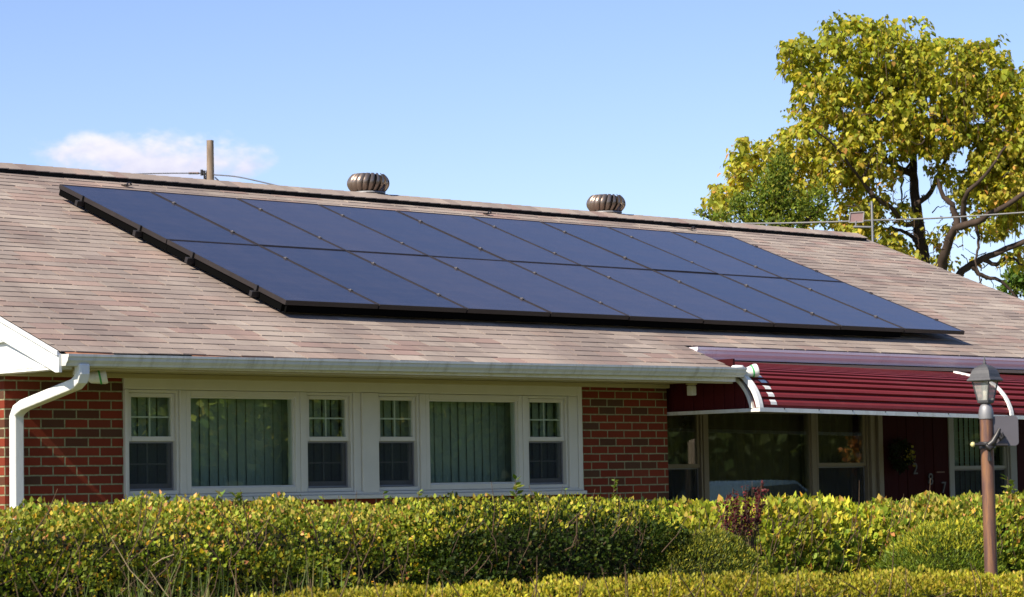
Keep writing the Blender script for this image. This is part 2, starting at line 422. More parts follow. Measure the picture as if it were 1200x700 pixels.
def at_depth(px, py, D):
    return CAMPOS + (CF + CX*((px-600)/3180.36) + CU*((350-py)/3180.36))*D

# ------------------------------------------------------------------ ground
g = MB(); g.box((-600, -600, -.5), (600, 600, 0)); tag(g.build('ground', M['lawn']), kind='structure')
g = MB(); g.box((-120, -19.5, -.2), (120, -11.5, .004)); tag(g.build('road', M['asphalt']), kind='structure')

# ------------------------------------------------------------------ house
TH = R(21.342); TT = math.tan(TH); CT = math.cos(TH); ST = math.sin(TH)
YE, ZE = -.86, 2.338            # eave of the projecting left part
YR = 4.10; ZR = ZE + (YR-YE)*TT
YE2 = -.30; ZE2 = ZE + (YE2-YE)*TT
XL, XS, XR_ = -.11, 6.80, 14.74
YB = 2*YR - YE
def zroof(y): return ZE + (min(y, 2*YR-y)-YE)*TT
house = thing('house', 'single storey red brick ranch house with shingled gable roof and a recessed porch', 'house', (3, 3, 0))
HL = Vector((3, 3, 0))
def hb(mb, name, mat, parent=None, **k):
    """house part: built in world coordinates, parented to the house empty"""
    o = mb.build(name, mat, **k)
    o.parent = parent or house
    o.matrix_parent_inverse = Matrix.Translation(-HL)
    return o
def hsub(mb, name, mat, parent, **k):
    o = mb.build(name, mat, **k); o.parent = parent; return o

WX0, WX1, SILL, WTOP = 1.02, 5.77, 1.325, 2.235
m = MB()
m.box((0, 0, 0), (WX0, .2, 2.232)); m.box((WX1, 0, 0), (6.85, .2, 2.232)); m.box((WX0, 0, 0), (WX1, .2, SILL-.046))
hb(m, 'front_wall', M['brick'])
m = MB(); m.box((0, .2, 0), (.2, 8.2, 2.232)); hb(m, 'side_wall', M['brick'])
m = MB(); m.box((.2, 8.0, 0), (14.6, 8.2, 2.5)); m.box((14.4, 1.15, 0), (14.6, 8.0, 2.5)); m.box((6.65, .2, 0), (6.85, 1.0, 2.5)); hb(m, 'rear_wall', M['brick'])
# interior partitions and floor keep the rooms dark
m = MB(); m.box((.2, 3.2, .3), (6.65, 3.3, 2.24)); m.box((6.85, 3.6, .3), (14.4, 3.7, 2.5)); m.box((.2, .25, .25), (14.4, 7.9, .3)); hb(m, 'interior_wall', M['interior'])
m = MB(); m.box((.2, .2, 2.30), (14.4, 7.9, 2.33)); hb(m, 'ceiling_board', M['interior'])

# --- roof: every shingle tab is a small slab lying on the deck
def roof_pt(x, s, h, back=False):
    """s: distance up the slope from the lower left eave; h above deck"""
    y = YE + s*CT - h*ST; z = ZE - .012 + s*ST + h*CT
    return (x, 2*YR-y if back else y, z)
TONES = [((.37, .315, .265), 6), ((.33, .28, .24), 5), ((.42, .365, .305), 4), ((.36, .255, .21), 2.2), ((.31, .205, .175), 1.2), ((.245, .205, .18), 3), ((.40, .30, .245), 2)]
TM = np.array([.322, .268, .230])
TONES = [(tuple(TM+(np.array(c)*.95-TM)*.95), k) for c, k in TONES]
tw = np.array([t[1] for t in TONES], float); tw /= tw.sum()
SL = (YR-YE)/CT; EXPO = .127; NC = int(SL/EXPO)+1
SREC = (YE2-YE)/CT
def build_tabs(back):
    m = MB(); fs5 = [(0, 1, 2, 3), (4, 5, 1, 0), (5, 6, 2, 1), (7, 4, 0, 3)]
    for r in range(NC):
        s0 = r*EXPO; s1 = min(s0+EXPO+.03, SL)
        if s0 >= SL-.02: continue
        xr = XR_ if (s0 >= SREC-.06 or back) else XS
        x = XL - rng.uniform(0, .3); last = rng.choice(len(TONES), p=tw)
        while x < xr:
            wd = .305 if rng.random() < .8 else rng.uniform(.16, .5)
            a, c = max(x+.005, XL), min(x+wd-.005, xr)
            if c-a > .01:
                if rng.random() > .1: last = rng.choice(len(TONES), p=tw)
                tn = np.array(TONES[last][0])*(1+rng.normal(0, .07))
                t0 = .0070 + rng.uniform(-.002, .003); t1 = .002
                ja, jc = rng.uniform(-.004, .004, 2)
                if s0 < .01: ja -= rng.uniform(0, .02); jc -= rng.uniform(0, .02)
                P = [roof_pt(a, s0+ja, t0, back), roof_pt(c, s0+jc, t0, back), roof_pt(c, s1, t1, back), roof_pt(a, s1, t1, back),
                     roof_pt(a, s0+ja, 0, back), roof_pt(c, s0+jc, 0, back), roof_pt(c, s1, 0, back), roof_pt(a, s1, 0, back)]
                m.add(P, fs5, tone=tuple(tn))
            x += wd
    return m
def deck(name, x0, x1, s0, back=False):
    m = MB()
    a = [roof_pt(x0, s0, -.001, back), roof_pt(x1, s0, -.001, back), roof_pt(x1, SL, -.001, back), roof_pt(x0, SL, -.001, back)]
    c = [roof_pt(x0, s0, -.02, back), roof_pt(x1, s0, -.02, back), roof_pt(x1, SL, -.02, back), roof_pt(x0, SL, -.02, back)]
    m.add(a+c, [(0, 1, 2, 3), (7, 6, 5, 4), (0, 4, 5, 1), (1, 5, 6, 2), (3, 2, 6, 7), (0, 3, 7, 4)])
    return m
dk = deck('d', XL, XS, 0)
for q in (deck('d', XS, XR_, SREC), deck('d', XL, XR_, 0, True)):
    dk.add(q.v, q.f)
roof = hb(dk, 'roof', M['blackvent'])
t = build_tabs(False).build('shingles', M['shingle'], tones=True); t.parent = roof
t = build_tabs(True).build('shingles', M['shingle'], tones=True); t.parent = roof
# ridge vent with shingle cap
m = MB()
rb = .155
for sgn in (-1, 1):
    pass
yv = rb
XRV = 14.60
prof = [(YR-yv, zroof(YR-yv)+.004), (YR-yv, zroof(YR-yv)+.030), (YR, ZR+.034), (YR+yv, zroof(YR-yv)+.030), (YR+yv, zroof(YR-yv)+.004), (YR, ZR-.002)]
m.prism(prof, 'x', XL, XRV)
hsub(m, 'ridge_vent', M['blackvent'], roof)
m = MB(); x = XL
while x < XRV:
    x1 = min(x+.143, XRV); tn = tuple(np.array(TONES[rng.choice(len(TONES), p=tw)][0])*(1+rng.normal(0, .06)))
    e = .012
    for sgn in (-1, 1):
        P = [(x, YR+sgn*(yv+e), zroof(YR-yv-e)+.032), (x1+.01, YR+sgn*(yv+e), zroof(YR-yv-e)+.036), (x1+.01, YR, ZR+.042), (x, YR, ZR+.038)]
        Q = [(p[0], p[1], p[2]+.007) for p in P]
        m.add(P+Q, [(4, 5, 6, 7), (0, 1, 5, 4), (1, 2, 6, 5), (0, 3, 7, 4)], tone=tn)
    x += .143
hsub(m, 'ridge_cap', M['shingle'], roof, tones=True)

# --- soffit, fascia, gable
m = MB()
m.box((XL+.02, YE+.03, 2.233), (6.83, .0-.003, 2.247)); m.box((XS+.0, YE2+.03, 2.44), (XR_-.1, .997, 2.452)); hb(m, 'soffit', M['soffit'])
m = MB(); m.box((XL+.02, -.07, 2.196), (6.82, -.003, 2.231)); m.box((XL+.02, YE+.03, 2.205), (6.80, YE+.075, 2.2325)); hb(m, 'frieze_board', M['soffit'], bevel=.004)
m = MB(); m.box((XL+.0, YE, 2.22), (6.80, YE+.025, ZE-.03)); hb(m, 'fascia_board', M['white'])
m = MB(); m.box((6.80, YE2, 2.42), (XR_-.06, YE2+.025, ZE2-.03)); m.box((6.80, YE+.025, 2.22), (6.825, YE2, 2.42)); hb(m, 'porch_fascia', M['maroon'])
# gable triangle in white lap siding
m = MB(); z = 2.225; k = 0
while z < ZR-.1:
    z1 = min(z+.2, ZR-.06)
    def yl(zz): return max(YE+.01, YE + (zz+.10-ZE)/TT)
    y0, y1 = yl(z), yl(z1)
    ya, yb = 2*YR-y0, 2*YR-y1
    xo, xi = XL-.016, XL+.024
    m.add([(xo, y0, z), (xo, ya, z), (xi, yb, z1), (xi, y1, z1), (xi+.02, y0, z), (xi+.02, ya, z)], [(0, 1, 2, 3), (0, 4, 5, 1)])
    z = z1; k += 1
hb(m, 'gable_siding', M['white'])
m = MB(); hgt = .17
for back in (False, True):
    f = (lambda y: 2*YR-y) if back else (lambda y: y)
    pts = [(YE-.02, ZE-.034), (YR, ZR-.026), (YR, ZR-hgt-.026), (YE+.02, ZE-hgt+.012), (YE-.02, ZE-hgt+.012)]
    m.prism([(f(y), z) for y, z in pts], 'x', XL-.028, XL+.002)
hb(m, 'rake_board', M['white'], bevel=.004)
m = MB()
for back in (False, True):
    f = (lambda y: 2*YR-y) if back else (lambda y: y)
    m.prism([(f(YE-.02), ZE-.012), (f(YR), ZR-.004), (f(YR), ZR-.036), (f(YE-.02), ZE-.044)], 'x', XL-.042, XL-.029)
hb(m, 'drip_edge', M['white'])
m = MB(); m.box((XL-.015, YE+.02, 2.205), (.0-.003, 8.9, 2.222)); hb(m, 'gable_soffit', M['white'])
m = MB(); m.prism([(YE2, ZE2-.03), (YR, ZR-.03), (2*YR-YE, ZE-.03), (2*YR-YE, 2.3), (YE2, 2.42)], 'x', XR_-.1, XR_-.02); hb(m, 'right_gable', M['white'])

# --- gutters
def gutter(name, x0, x1, yb, zt0, zt1, mat, h=.080, d=.105):
    prof = [(0, 0), (0, -h), (-d*.62, -h), (-d*.70, -h*.80), (-d*.88, -h*.55), (-d*.92, -h*.30), (-d, -h*.22), (-d, 0), (-d+.006, .0), (-d+.006, -h*.18), (-d*.86, -h*.30), (-d*.60, -h*.9), (-.006, -h*.9), (-.006, 0)]
    n = len(prof); m = MB()
    vs = [(x0, yb+a, zt0+c) for a, c in prof] + [(x1, yb+a, zt1+c) for a, c in prof]
    m.add(vs, [(i, (i+1) % n, n+(i+1) % n, n+i) for i in range(n)])
    for x, z in ((x0, zt0), (x1, zt1)):
        cap = prof[:9]; s = 1 if x == x1 else -1
        m.add([(x+s*.003, yb+a, z+c) for a, c in cap]+[(x-s*.001, yb+a, z+c) for a, c in cap], [tuple(range(9)), tuple(range(9, 18))[::-1]]+[(i, (i+1) % 9, 9+(i+1) % 9, 9+i) for i in range(9)])
    return hb(m, name, mat)
gt = gutter('gutter', XL+.0, 6.83, YE-.002, 2.304, 2.338, M['gutter'])
g2 = gutter('porch_gutter', 6.83, XR_-.05, YE2-.002, 2.545, 2.535, M['mauve'], h=.105)
# loose shingle starter edge curling over the gutter
m = MB()
for (xa, xb, tn) in ((-.08, .32, 0), (1.0, 1.9, 0), (4.3, 5.2, 0)):
    P = [roof_pt(xa, -.035, -.004), roof_pt(xb, -.035, -.006), roof_pt(xb, .05, -.001), roof_pt(xa, .05, -.001)]
    m = MB(); m.add(P+[(p[0], p[1], p[2]-.006) for p in P], [(0, 1, 2, 3), (0, 4, 5, 1)])
    hsub(m, 'starter_strip', M['copper'], roof)

# --- downspout
m = MB()
def sweep(mb, pts, wx, wy):
    """rectangular pipe along pts, section wx across, wy deep"""
    pts = [Vector(p) for p in pts]; vs = []; n = len(pts)
    for i, p in enumerate(pts):
        d = (pts[min(i+1, n-1)]-pts[max(i-1, 0)]).normalized()
        a = Vector((1, 0, 0)); a = (a-d*a.dot(d)).normalized(); c = d.cross(a)
        for sx, sy in ((-1, -1), (1, -1), (1, 1), (-1, 1)): vs.append(p+a*sx*wx/2+c*sy*wy/2)
    fs = [(i*4+k, i*4+(k+1) % 4, i*4+4+(k+1) % 4, i*4+4+k) for i in range(n-1) for k in range(4)]
    mb.add(vs, fs+[(3, 2, 1, 0), tuple(range(4*n-4, 4*n))])
sweep(m, [(.03, YE-.055, 2.24), (.03, YE-.055, 2.175), (.032, YE-.035, 2.135), (.036, YE+.02, 2.105), (.06, -.17, 1.985), (.066, -.085, 1.955), (.07, -.046, 1.91), (.07, -.041, .12), (.07, -.10, .05), (.07, -.35, .01)],   .084, .075)
dsp = hb(m, 'downspout', M['white'], bevel=.012)

# ------------------------------------------------------------------ windows
def windowset(x0, units, z0, z1, yp, matf):
    pass
def frame_ring(m, xa, xb, za, zb, ya, yb, t, tb=None):
    tb = tb or t
    m.box((xa, ya, za), (xa+t, yb, zb)); m.box((xb-t, ya, za), (xb, yb, zb))
    m.box((xa+t, ya, zb-t), (xb-t, yb, zb)); m.box((xa+t, ya, za), (xb-t, yb, za+tb))
def blinds(parent, xa, xb, za, zb, y, ang, step=.089, matb='blind', ext=.16):
    m = MB(); x = xa-.02; xb = min(xb+ext, 6.5) if xb < 6.6 else xb+ext
    while x < xb-.02:
        a = ang + rng.normal(0, .025); hw = .0455
        dx, dy = hw*math.cos(a), hw*math.sin(a)
        P = [(x-dx, y-dy, za+rng.uniform(0, .006)), (x+dx, y+dy, za), (x+dx, y+dy, zb), (x-dx, y-dy, zb)]
        xm, ym = x-dy*.05, y+dx*.05
        m.add([P[0], (xm, ym, za), P[1], P[2], (xm, ym, zb), P[3]], [(0, 1, 4, 5), (1, 2, 3, 4)])
        x += step
    m.box((xa, y-.03, zb), (xb, y+.03, zb+.03))
    return hsub(m, 'vertical_blind', M[matb], parent)
def double_hung(name, xa, xb, za, zb, matf, y=0., grid=True, lbl=None):
    """frame face at y; upper sash proud, lower sash set back behind a screen"""
    m = MB(); frame_ring(m, xa, xb, za, zb, y, y+.11, .022, .03)
    w = hb(m, name, matf, bevel=.003)
    if lbl: w['label'] = lbl
    zm = za + (zb-za)*.535
    m = MB(); frame_ring(m, xa+.024, xb-.024, zm-.02, zb-.024, y+.018, y+.05, .030, .036); hsub(m, 'upper_sash', matf, w, bevel=.003)
    m = MB(); frame_ring(m, xa+.024, xb-.024, za+.032, zm+.012, y+.053, y+.085, .034, .05); hsub(m, 'lower_sash', matf, w, bevel=.003)
    m = MB(); m.box((xa+.05, y+.034, zm+.012), (xb-.05, y+.038, zb-.05)); hsub(m, 'upper_pane', M['glass'], w)
    m = MB(); m.box((xa+.055, y+.068, za+.08), (xb-.055, y+.072, zm-.02)); hsub(m, 'lower_pane', M['glass'], w)
    xm = (xa+xb)/2; g_ = .006
    if grid:
        m = MB()
        z_ = (zm+zb)/2-.02; m.box((xm-g_, y+.0395, zm+.014), (xm+g_, y+.046, zb-.052)); m.box((xa+.052, y+.0400, z_-g_), (xb-.052, y+.0455, z_+g_))
        z_ = (za+zm)/2+.02; m.box((xm-g_, y+.0735, za+.08), (xm+g_, y+.080, zm-.02)); m.box((xa+.055, y+.0740, z_-g_), (xb-.055, y+.0795, z_+g_))
        hsub(m, 'muntin', matf, w)
    m = MB(); m.box((xa+.03, y+.046, za+.036), (xb-.03, y+.048, zm-.024)); hsub(m, 'insect_screen', M['screen'], w)
    m = MB(); frame_ring(m, xa+.026, xb-.026, za+.034, zm-.021, y+.040, y+.0515, .012); hsub(m, 'screen_frame', M['galv'], w)
    return w, zm
def picture(name, xa, xb, za, zb, matf, y=0., t=.045):
    m = MB(); frame_ring(m, xa, xb, za, zb, y, y+.1, t)
    w = hb(m, name, matf, bevel=.004)
    m = MB(); frame_ring(m, xa+t, xb-t, za+t, zb-t, y+.02, y+.06, .012); hsub(m, 'glazing_bead', matf, w)
    m = MB(); m.box((xa+t+.004, y+.034, za+t+.004), (xb-t-.004, y+.039, zb-t-.004)); hsub(m, 'glass_pane', M['glass'], w)
    return w
# casing boards round the two triple units
m = MB()
m.box((WX0, -.022, 2.118), (WX1-.03, .1, WTOP-.004))                         # head board
m.box((3.30, -.03, SILL), (3.47, .1, 2.117)); m.box((WX0, -.028, SILL), (WX0+.03, .1, 2.117))
m.box((5.615, -.018, SILL), (5.715, .1, 2.117)); m.box((5.717, -.028, SILL), (5.765, .1, WTOP-.02)); m.box((3.225, -.012, SILL), (3.298, .1, 2.117))
hb(m, 'window_casing', M['vinyl'], bevel=.005)
m = MB(); m.box((WX0-.02, -.05, SILL-.045), (WX1+.015, .12, SILL-.012)); m.box((WX0, -.026, SILL-.011), (WX1, .1, SILL+.012)); hb(m, 'window_sill', M['vinyl'], bevel=.005)
ZB, ZT = SILL+.014, 2.115
for (a, c, d, e, f, g_) in ((1.052, 1.525, 1.585, 2.68, 2.742, 3.222), (3.472, 3.925, 3.985, 5.07, 5.13, 5.612)):
    for (p_, q_) in ((c, d), (e, f)): m = MB(); m.box((p_+.002, -.016, ZB), (q_-.002, .1, ZT)); hb(m, 'mullion', M['vinyl'], bevel=.004)
    w, zm = double_hung('sash_window', a, c, ZB, ZT, M['vinyl']); blinds(w, a, c-.02, ZB, ZT-.03, .15, R(10), ext=.05)
    w = picture('picture_window', d, e, ZB, ZT+.0, M['vinyl'], y=-.012); blinds(w, d, e, ZB, ZT-.03, .21, R(6), ext=.2)
    w, zm = double_hung('sash_window', f, g_, ZB, ZT, M['vinyl']); blinds(w, f, g_, ZB, ZT-.03, .15, R(12), ext=.12)

# --- recessed porch wall
YP = 1.0
m = MB()
m.box((6.85, YP, 0), (7.60, YP+.15, 2.45)); m.box((6.85+.75, YP, 0), (11.05, YP+.15, .85)); m.box((7.60, YP, 2.12), (11.05, YP+.15, 2.45))
x = 11.05
while x < 12.18:                                              # vertical boards beside the door
    m.box((x, YP-.012+(.004 if int(x*50) % 2 else 0), .0), (min(x+.14, 12.18), YP+.15, 2.45)); x += .146
m.box((12.18, YP, 0), (13.36, YP+.15, .75)); m.box((12.18, YP, 2.12), (13.36, YP+.15, 2.45)); m.box((13.36, YP, 0), (14.4, YP+.15, 2.45))
pw = hb(m, 'porch_wall', M['maroon'])
T_ = M['taupe']
w, zm = double_hung('porch_sash_window', 7.62, 8.40, .86, 2.11, T_, YP+.0, False); zmp = zm
w = picture('porch_picture_window', 8.41, 10.06, .86, 2.11, T_, YP-.006, .07)
w, zm = double_hung('porch_sash_window', 10.07, 10.88, .86, 2.11, T_, YP+.0, False)
def curtain(parent, xa, xb, za, zb, y):
    m = MB(); xs = np.arange(xa, xb, .02); vs = []
    for k, x in enumerate(xs):
        yy = y+.025*math.sin(x*46)+.015*math.sin(x*19+1); vs += [(x, yy, za), (x, yy, zb)]
    m.add(vs, [(2*k, 2*k+2, 2*k+3, 2*k+1) for k in range(len(xs)-1)], True)
    hsub(m, 'curtain', M['curtain'], parent)
for ob in list(house.children):
    if ob.name.startswith('porch_sash') or ob.name.startswith('porch_picture'):
        bb = [Vector(c) for c in ob.bound_box]; xa = min(q.x for q in bb); xb = max(q.x for q in bb)
        curtain(ob, xa-.02, xb+.12 if 'picture' in ob.name else xb, .86, 2.1, YP+(.26 if 'picture' in ob.name else .20))
m = MB(); m.box((10.885, YP-.03, .8), (10.94, YP+.1, 2.13)); m.box((10.942, YP-.012, .8), (10.985, YP+.1, 2.13)); m.box((10.987, YP-.045, .0), (11.06, YP+.1, 2.13)); hb(m, 'door_jamb', T_, bevel=.004)
G_ = paint('grey_frame', (.30, .30, .28), .5, .08, 5)
w, zm = double_hung('grey_sash_window', 12.26, 13.24, .80, 2.08, G_, YP-.005, False); blinds(w, 12.26, 13.24, .8, 2.05, YP+.2, R(10))
m = MB(); m.box((12.18, YP-.02, .76), (12.255, YP+.1, 2.115)); m.box((13.245, YP-.02, .76), (13.36, YP+.1, 2.115)); m.box((12.256, YP-.015, 2.082), (13.244, YP+.1, 2.115)); hb(m, 'side_casing', G_, bevel=.004)
m = MB(); m.box((11.95, YP-.03, 1.43), (12.08, YP-.013, 1.445)); hb(m, 'mail_slot', M['rust'])
m = MB(); m.box((6.86, -1.0, .0), (14.4, YP-.05, .16)); hb(m, 'porch_floor', M['concrete'])

# ------------------------------------------------------------------ awning
aw = thing('awning', 'maroon slatted metal awning with white edge trim curving down over the porch', 'awning', (10.6, -.4, 2.4))
AX0, AX1 = 6.87, 14.3
ctrl = [(-.325, 2.425), (-.58, 2.37), (-.78, 2.315), (-.90, 2.245), (-.99, 2.15), (-1.04, 2.05), (-1.055, 1.985)]
def catmull(c, n):
    c = [c[0]]+list(c)+[c[-1]]; o = []
    for i in range(1, len(c)-2):
        p0, p1, p2, p3 = [np.array(q) for q in c[i-1:i+3]]
        for t in np.linspace(0, 1, n, endpoint=False):
            o.append(.5*((2*p1)+(-p0+p2)*t+(2*p0-5*p1+4*p2-p3)*t*t+(-p0+3*p1-3*p2+p3)*t**3))
    return np.array(o+[np.array(c[-1])])
fine = catmull(ctrl, 12); cum = np.concatenate([[0], np.cumsum(np.linalg.norm(np.diff(fine, axis=0), axis=1))])
def prof_at(s):
    return np.array([np.interp(s, cum, fine[:, 0]), np.interp(s, cum, fine[:, 1])])
def nrm_at(s):
    d = prof_at(min(s+.004, cum[-1])) - prof_at(max(s-.004, 0)); d /= np.linalg.norm(d); return np.array([d[1], -d[0]]) if False else np.array([d[1], -d[0]])*1.0
def outn(s):
    d = prof_at(min(s+.004, cum[-1])) - prof_at(max(s-.004, 0)); d /= np.linalg.norm(d)
    n = np.array([d[1], -d[0]])
    return n if (n[1] > 0 or n[0] < 0) and not (n[1] < -.2) else -n
def dz(x): return -.045*(x-AX0)/(10.45-AX0)
def AP(x, q): return (x, q[0], q[1]+dz(x))
m = MB(); NS = 13; ss = np.linspace(0, cum[-1]-.01, NS+1)
for i in range(NS):
    sA, sB = ss[i], ss[i+1]; sM = (sA+sB)/2
    sC = sA+(sB-sA)*.70
    pts = [prof_at(sA)+outn(sA)*.002, prof_at(sA+.004)+outn(sA)*.012, prof_at((sA+sC)/2)+outn(sM)*.021, prof_at(sC)+outn(sC)*.020, prof_at(sC+.003)+outn(sC)*-.006, prof_at(sB)+outn(sB)*-.006, prof_at(sB)+outn(sB)*.002]
    vs = [AP(AX0, q) for q in pts]+[AP(AX1, q) for q in pts]
    m.add(vs, [(k, k+1, k+8, k+7) for k in range(6)])
o = m.build('slats', M['awning']); o.parent = aw; o.matrix_parent_inverse = Matrix.Translation((-10.6, .4, -2.4))
def ab(mb, name, mat, **k):
    o = mb.build(name, mat, **k); o.parent = aw; o.matrix_parent_inverse = Matrix.Translation((-10.6, .4, -2.4)); return o
# end panel (vertical boards) and its arc trim
m = MB()
polyp = [(q[0], q[1]) for q in fine]+[(-.30, 1.99), (-.30, 2.425)]
x = AX0+.06
ins = [(prof_at(s)-outn(s)*.012) for s in np.linspace(0, cum[-1], 30)]
nb = 20; ys = np.linspace(-1.03, YP-.03, 34)
for i in range(len(ys)-1):
    ya, yb2 = ys[i]+.002, ys[i+1]-.002
    def top(y): return np.interp(-y, -fine[:, 0], fine[:, 1]) - .012 if y < -.33 else 2.41
    off = 0 if i % 2 else .008
    m.add([(x+off, ya, 1.992), (x+off, yb2, 1.992), (x+off, yb2, top(yb2)), (x+off, ya, top(ya)), (x+.03, ya, 1.992), (x+.03, yb2, 1.992), (x+.03, yb2, top(yb2)), (x+.03, ya, top(ya))],
          [(3, 2, 1, 0), (4, 5, 6, 7), (0, 1, 5, 4), (1, 2, 6, 5), (2, 3, 7, 6), (3, 0, 4, 7)])
ab(m, 'end_panel', M['endpanel'])
def arc_strip(x, wx, off, thick, s0=0.0, s1=None, push=0.0):
    s1 = s1 if s1 is not None else cum[-1]
    S_ = np.linspace(s0, s1, 28)
    pts = [AP(x, prof_at(s)+outn(s)*off+np.array([push, 0])) for s in S_]; th = [(0, *(outn(s)*thick)) for s in S_]
    mb = MB(); mb.ribbon(pts, (wx, 0, 0), th); return mb
ab(arc_strip(AX0-.02, .05, -.010, .040, 0, None), 'edge_trim', M['white'])
ab(arc_strip(AX0+.03, .035, -.030, .034, .12, None, .10), 'panel_trim', M['white'])
ab(arc_strip(10.43, .045, .018, .018, .10), 'seam_cover', M['white'])
m = MB()
for i in range(3, NS):
    sA, sB = ss[i], ss[i+1]; sM = (sA+sB)/2; sC = sA+(sB-sA)*.70
    pts = [prof_at(sA+.004)+outn(sA)*.0145, prof_at((sA+sC)/2)+outn(sM)*.0235, prof_at(sC)+outn(sC)*.0225]
    m.add([AP(7.01, q) for q in pts]+[AP(7.09, q) for q in pts], [(k, k+1, k+4, k+3) for k in range(2)])
ab(m, 'white_stripe', M['white'])
m = MB()
for xa, xb in ((AX0-.02, 14.3),):
    P = []
    for x_ in (xa, xb):
        for (y, z) in ((-1.085, 1.957), (-1.045, 1.957), (-1.045, 1.992), (-1.085, 1.992)): P.append((x_, y, z+dz(x_)))
    m.add(P, [(0, 1, 2, 3), (7, 6, 5, 4), (0, 4, 5, 1), (1, 5, 6, 2), (2, 6, 7, 3), (3, 7, 4, 0)])
m.box((AX0+.03, -1.044, 1.960), (AX0+.085, YP-.02, 1.990))
ab(m, 'bottom_rail', M['white'])
x = AX0+.3; rv = None
while x < 14.2:
    if rv is None:
        m = MB(); m.box((x-.005, -1.089, 1.982+dz(x)), (x+.005, -1.0845, 1.993+dz(x))); rv = ab(m, 'rivet', M['black_metal']); rx0 = x
    else:
        c = rv.copy(); COL.objects.link(c); c.parent = aw; c.matrix_parent_inverse = rv.matrix_parent_inverse.copy(); c.location = (x-rx0, 0, dz(x)-dz(rx0))
    x += .46

m = MB(); m.box((6.84, -.40, 2.395), (14.3, -.33, 2.425)); ab(m, 'mounting_bracket', M['taupe'])

# ------------------------------------------------------------------ solar array
TLp = Vector((2.60, 3.133, 4.034)); PW, PH = .9645, 1.66
ux = Vector((1, 0, 0)); us = Vector((0, -CT, -ST)); un = Vector((0, -ST, CT))
def arr(i, j, h=0): return TLp + ux*(i*PW) + us*(j*PH) + un*h
ordn = ['leftmost', 'second', 'third', 'fourth', 'fifth', 'sixth', 'seventh', 'eighth', 'rightmost']
def panel_label(i, j):
    row = 'upper' if j == 0 else 'lower'
    edge = 'nearest the ridge' if j == 0 else 'nearest the gutter'
    if i == 0: return f'leftmost black solar panel in the {row} row {edge}'
    if i == 8: return f'rightmost black solar panel in the {row} row {edge}'
    return f'{ordn[i]} black solar panel from the left in the {row} row {edge}'
RAILS = (.23, .77)
def make_panel():
    e = thing('solar_panel', 'x', 'solar panel')
    wd, hg, t = PW-.014, PH-.012, .038
    m = MB(); m.box((.010, -hg+.010, -.006), (wd-.010, -.010, -.0035)); gl = m.build('glass_sheet', M['solar'], e)
    m = MB(); frame_ring(m, 0, wd, -hg, 0, -.1, .1, .0105)
    m2 = MB()
    for (a, c) in (((0, -hg, -t), (.0105, 0, 0)), ((wd-.0105, -hg, -t), (wd, 0, 0)), ((.0105, -.0105, -t), (wd-.0105, 0, 0)), ((.0105, -hg, -t), (wd-.0105, -hg+.0105, 0))): m2.box(a, c)
    m2.box((.02, -hg+.02, -.010), (wd-.02, -.02, -.008))
    m2.build('frame', M['frame'], e, bevel=.0015)
    return e
MATP = Matrix((( 1, 0, 0, 0), (0, CT, -ST, 0), (0, ST, CT, 0), (0, 0, 0, 1)))
proto = make_panel()
def copy_tree(o, parent=None):
    c = o.copy(); COL.objects.link(c)
    if parent: c.parent = parent; c.matrix_parent_inverse = o.matrix_parent_inverse.copy()
    for ch in o.children: copy_tree(ch, c)
    return c
def gap_shade(o, kind):  # black strip added below the frame to paint the shaded gap dark
    m = MB(); wd_, hg_ = PW-.014, PH-.012
    if kind == 'left': m.box((.014, -hg_-.008, -.098), (.020, 0, -.039))
    else: m.box((-.016, -hg_+.02, -.098), (wd_+.0, -hg_+.026, -.039))
    m.build('gap_shade_strip', M['gap_shade'], o)
pn = {}
first = True
for j in range(2):
    for i in range(9):
        o = proto if first else copy_tree(proto)
        first = False; pn[i, j] = o
for (i, j), o in pn.items():
    o.rotation_euler = (TH + rng.normal(0, .0012), rng.normal(0, .0012), 0); o.location = arr(i, j) + ux*.007
    if i == 0: gap_shade(o, 'left')
    if j == 1 and i < 8: gap_shade(o, 'bottom')
    o['label'] = panel_label(i, j); o['group'] = 'solar panels on the roof'
clampmesh = MB(); clampmesh.box((-.014, -.015, -.002), (.014, .015, .006)); clampmesh.lathe([(.0, .011), (.006, .011), (.006, .005)], (0, 0, 0), 8)
endmesh = MB(); endmesh.box((-.014, -.015, -.04), (.006, .015, .006))
cm_ = clampmesh.build('clamp', M['clamp']); em_ = endmesh.build('end_clamp', M['black_metal'])
cmd, emd = cm_.data, em_.data
bpy.data.objects.remove(cm_); bpy.data.objects.remove(em_)
wd, hg = PW-.014, PH-.012
for (i, j), o in pn.items():
    for r in RAILS:
        c = bpy.data.objects.new('clamp' if i else 'end_clamp', cmd if i else emd); COL.objects.link(c); c.parent = o; c.location = (-.007 if i else -.004, -hg*r, .001)
        if i == 8:
            c = bpy.data.objects.new('end_clamp', emd); COL.objects.link(c); c.parent = o; c.location = (wd+.004, -hg*r, 0); c.scale = (-1, 1, 1)
# rails with their feet
names = ['topmost', 'second', 'third', 'lowest']
k = 0
for j in range(2):
    for r in RAILS:
        a = arr(0, j+r) + un*-.040
        e = thing('mounting_rail', f'{names[k]} black metal rail end sticking out left from under the solar panels', 'rail', a, 'rails under the solar panels')
        e.rotation_euler = (TH, 0, 0)
        m = MB(); m.box((-.055, -.018, -.045), (9*PW+.0, .018, -.001)); m.build('rail', M['black_metal'], e, bevel=.002)
        m = MB()
        for q in np.arange(.45, 9*PW, 1.22): m.box((q-.045, -.075, -.088), (q+.045, -.0225, -.078)); m.box((q-.045, -.032, -.088), (q+.045, -.0225, -.01))
        m.build('foot', M['black_metal'], e)
        k += 1
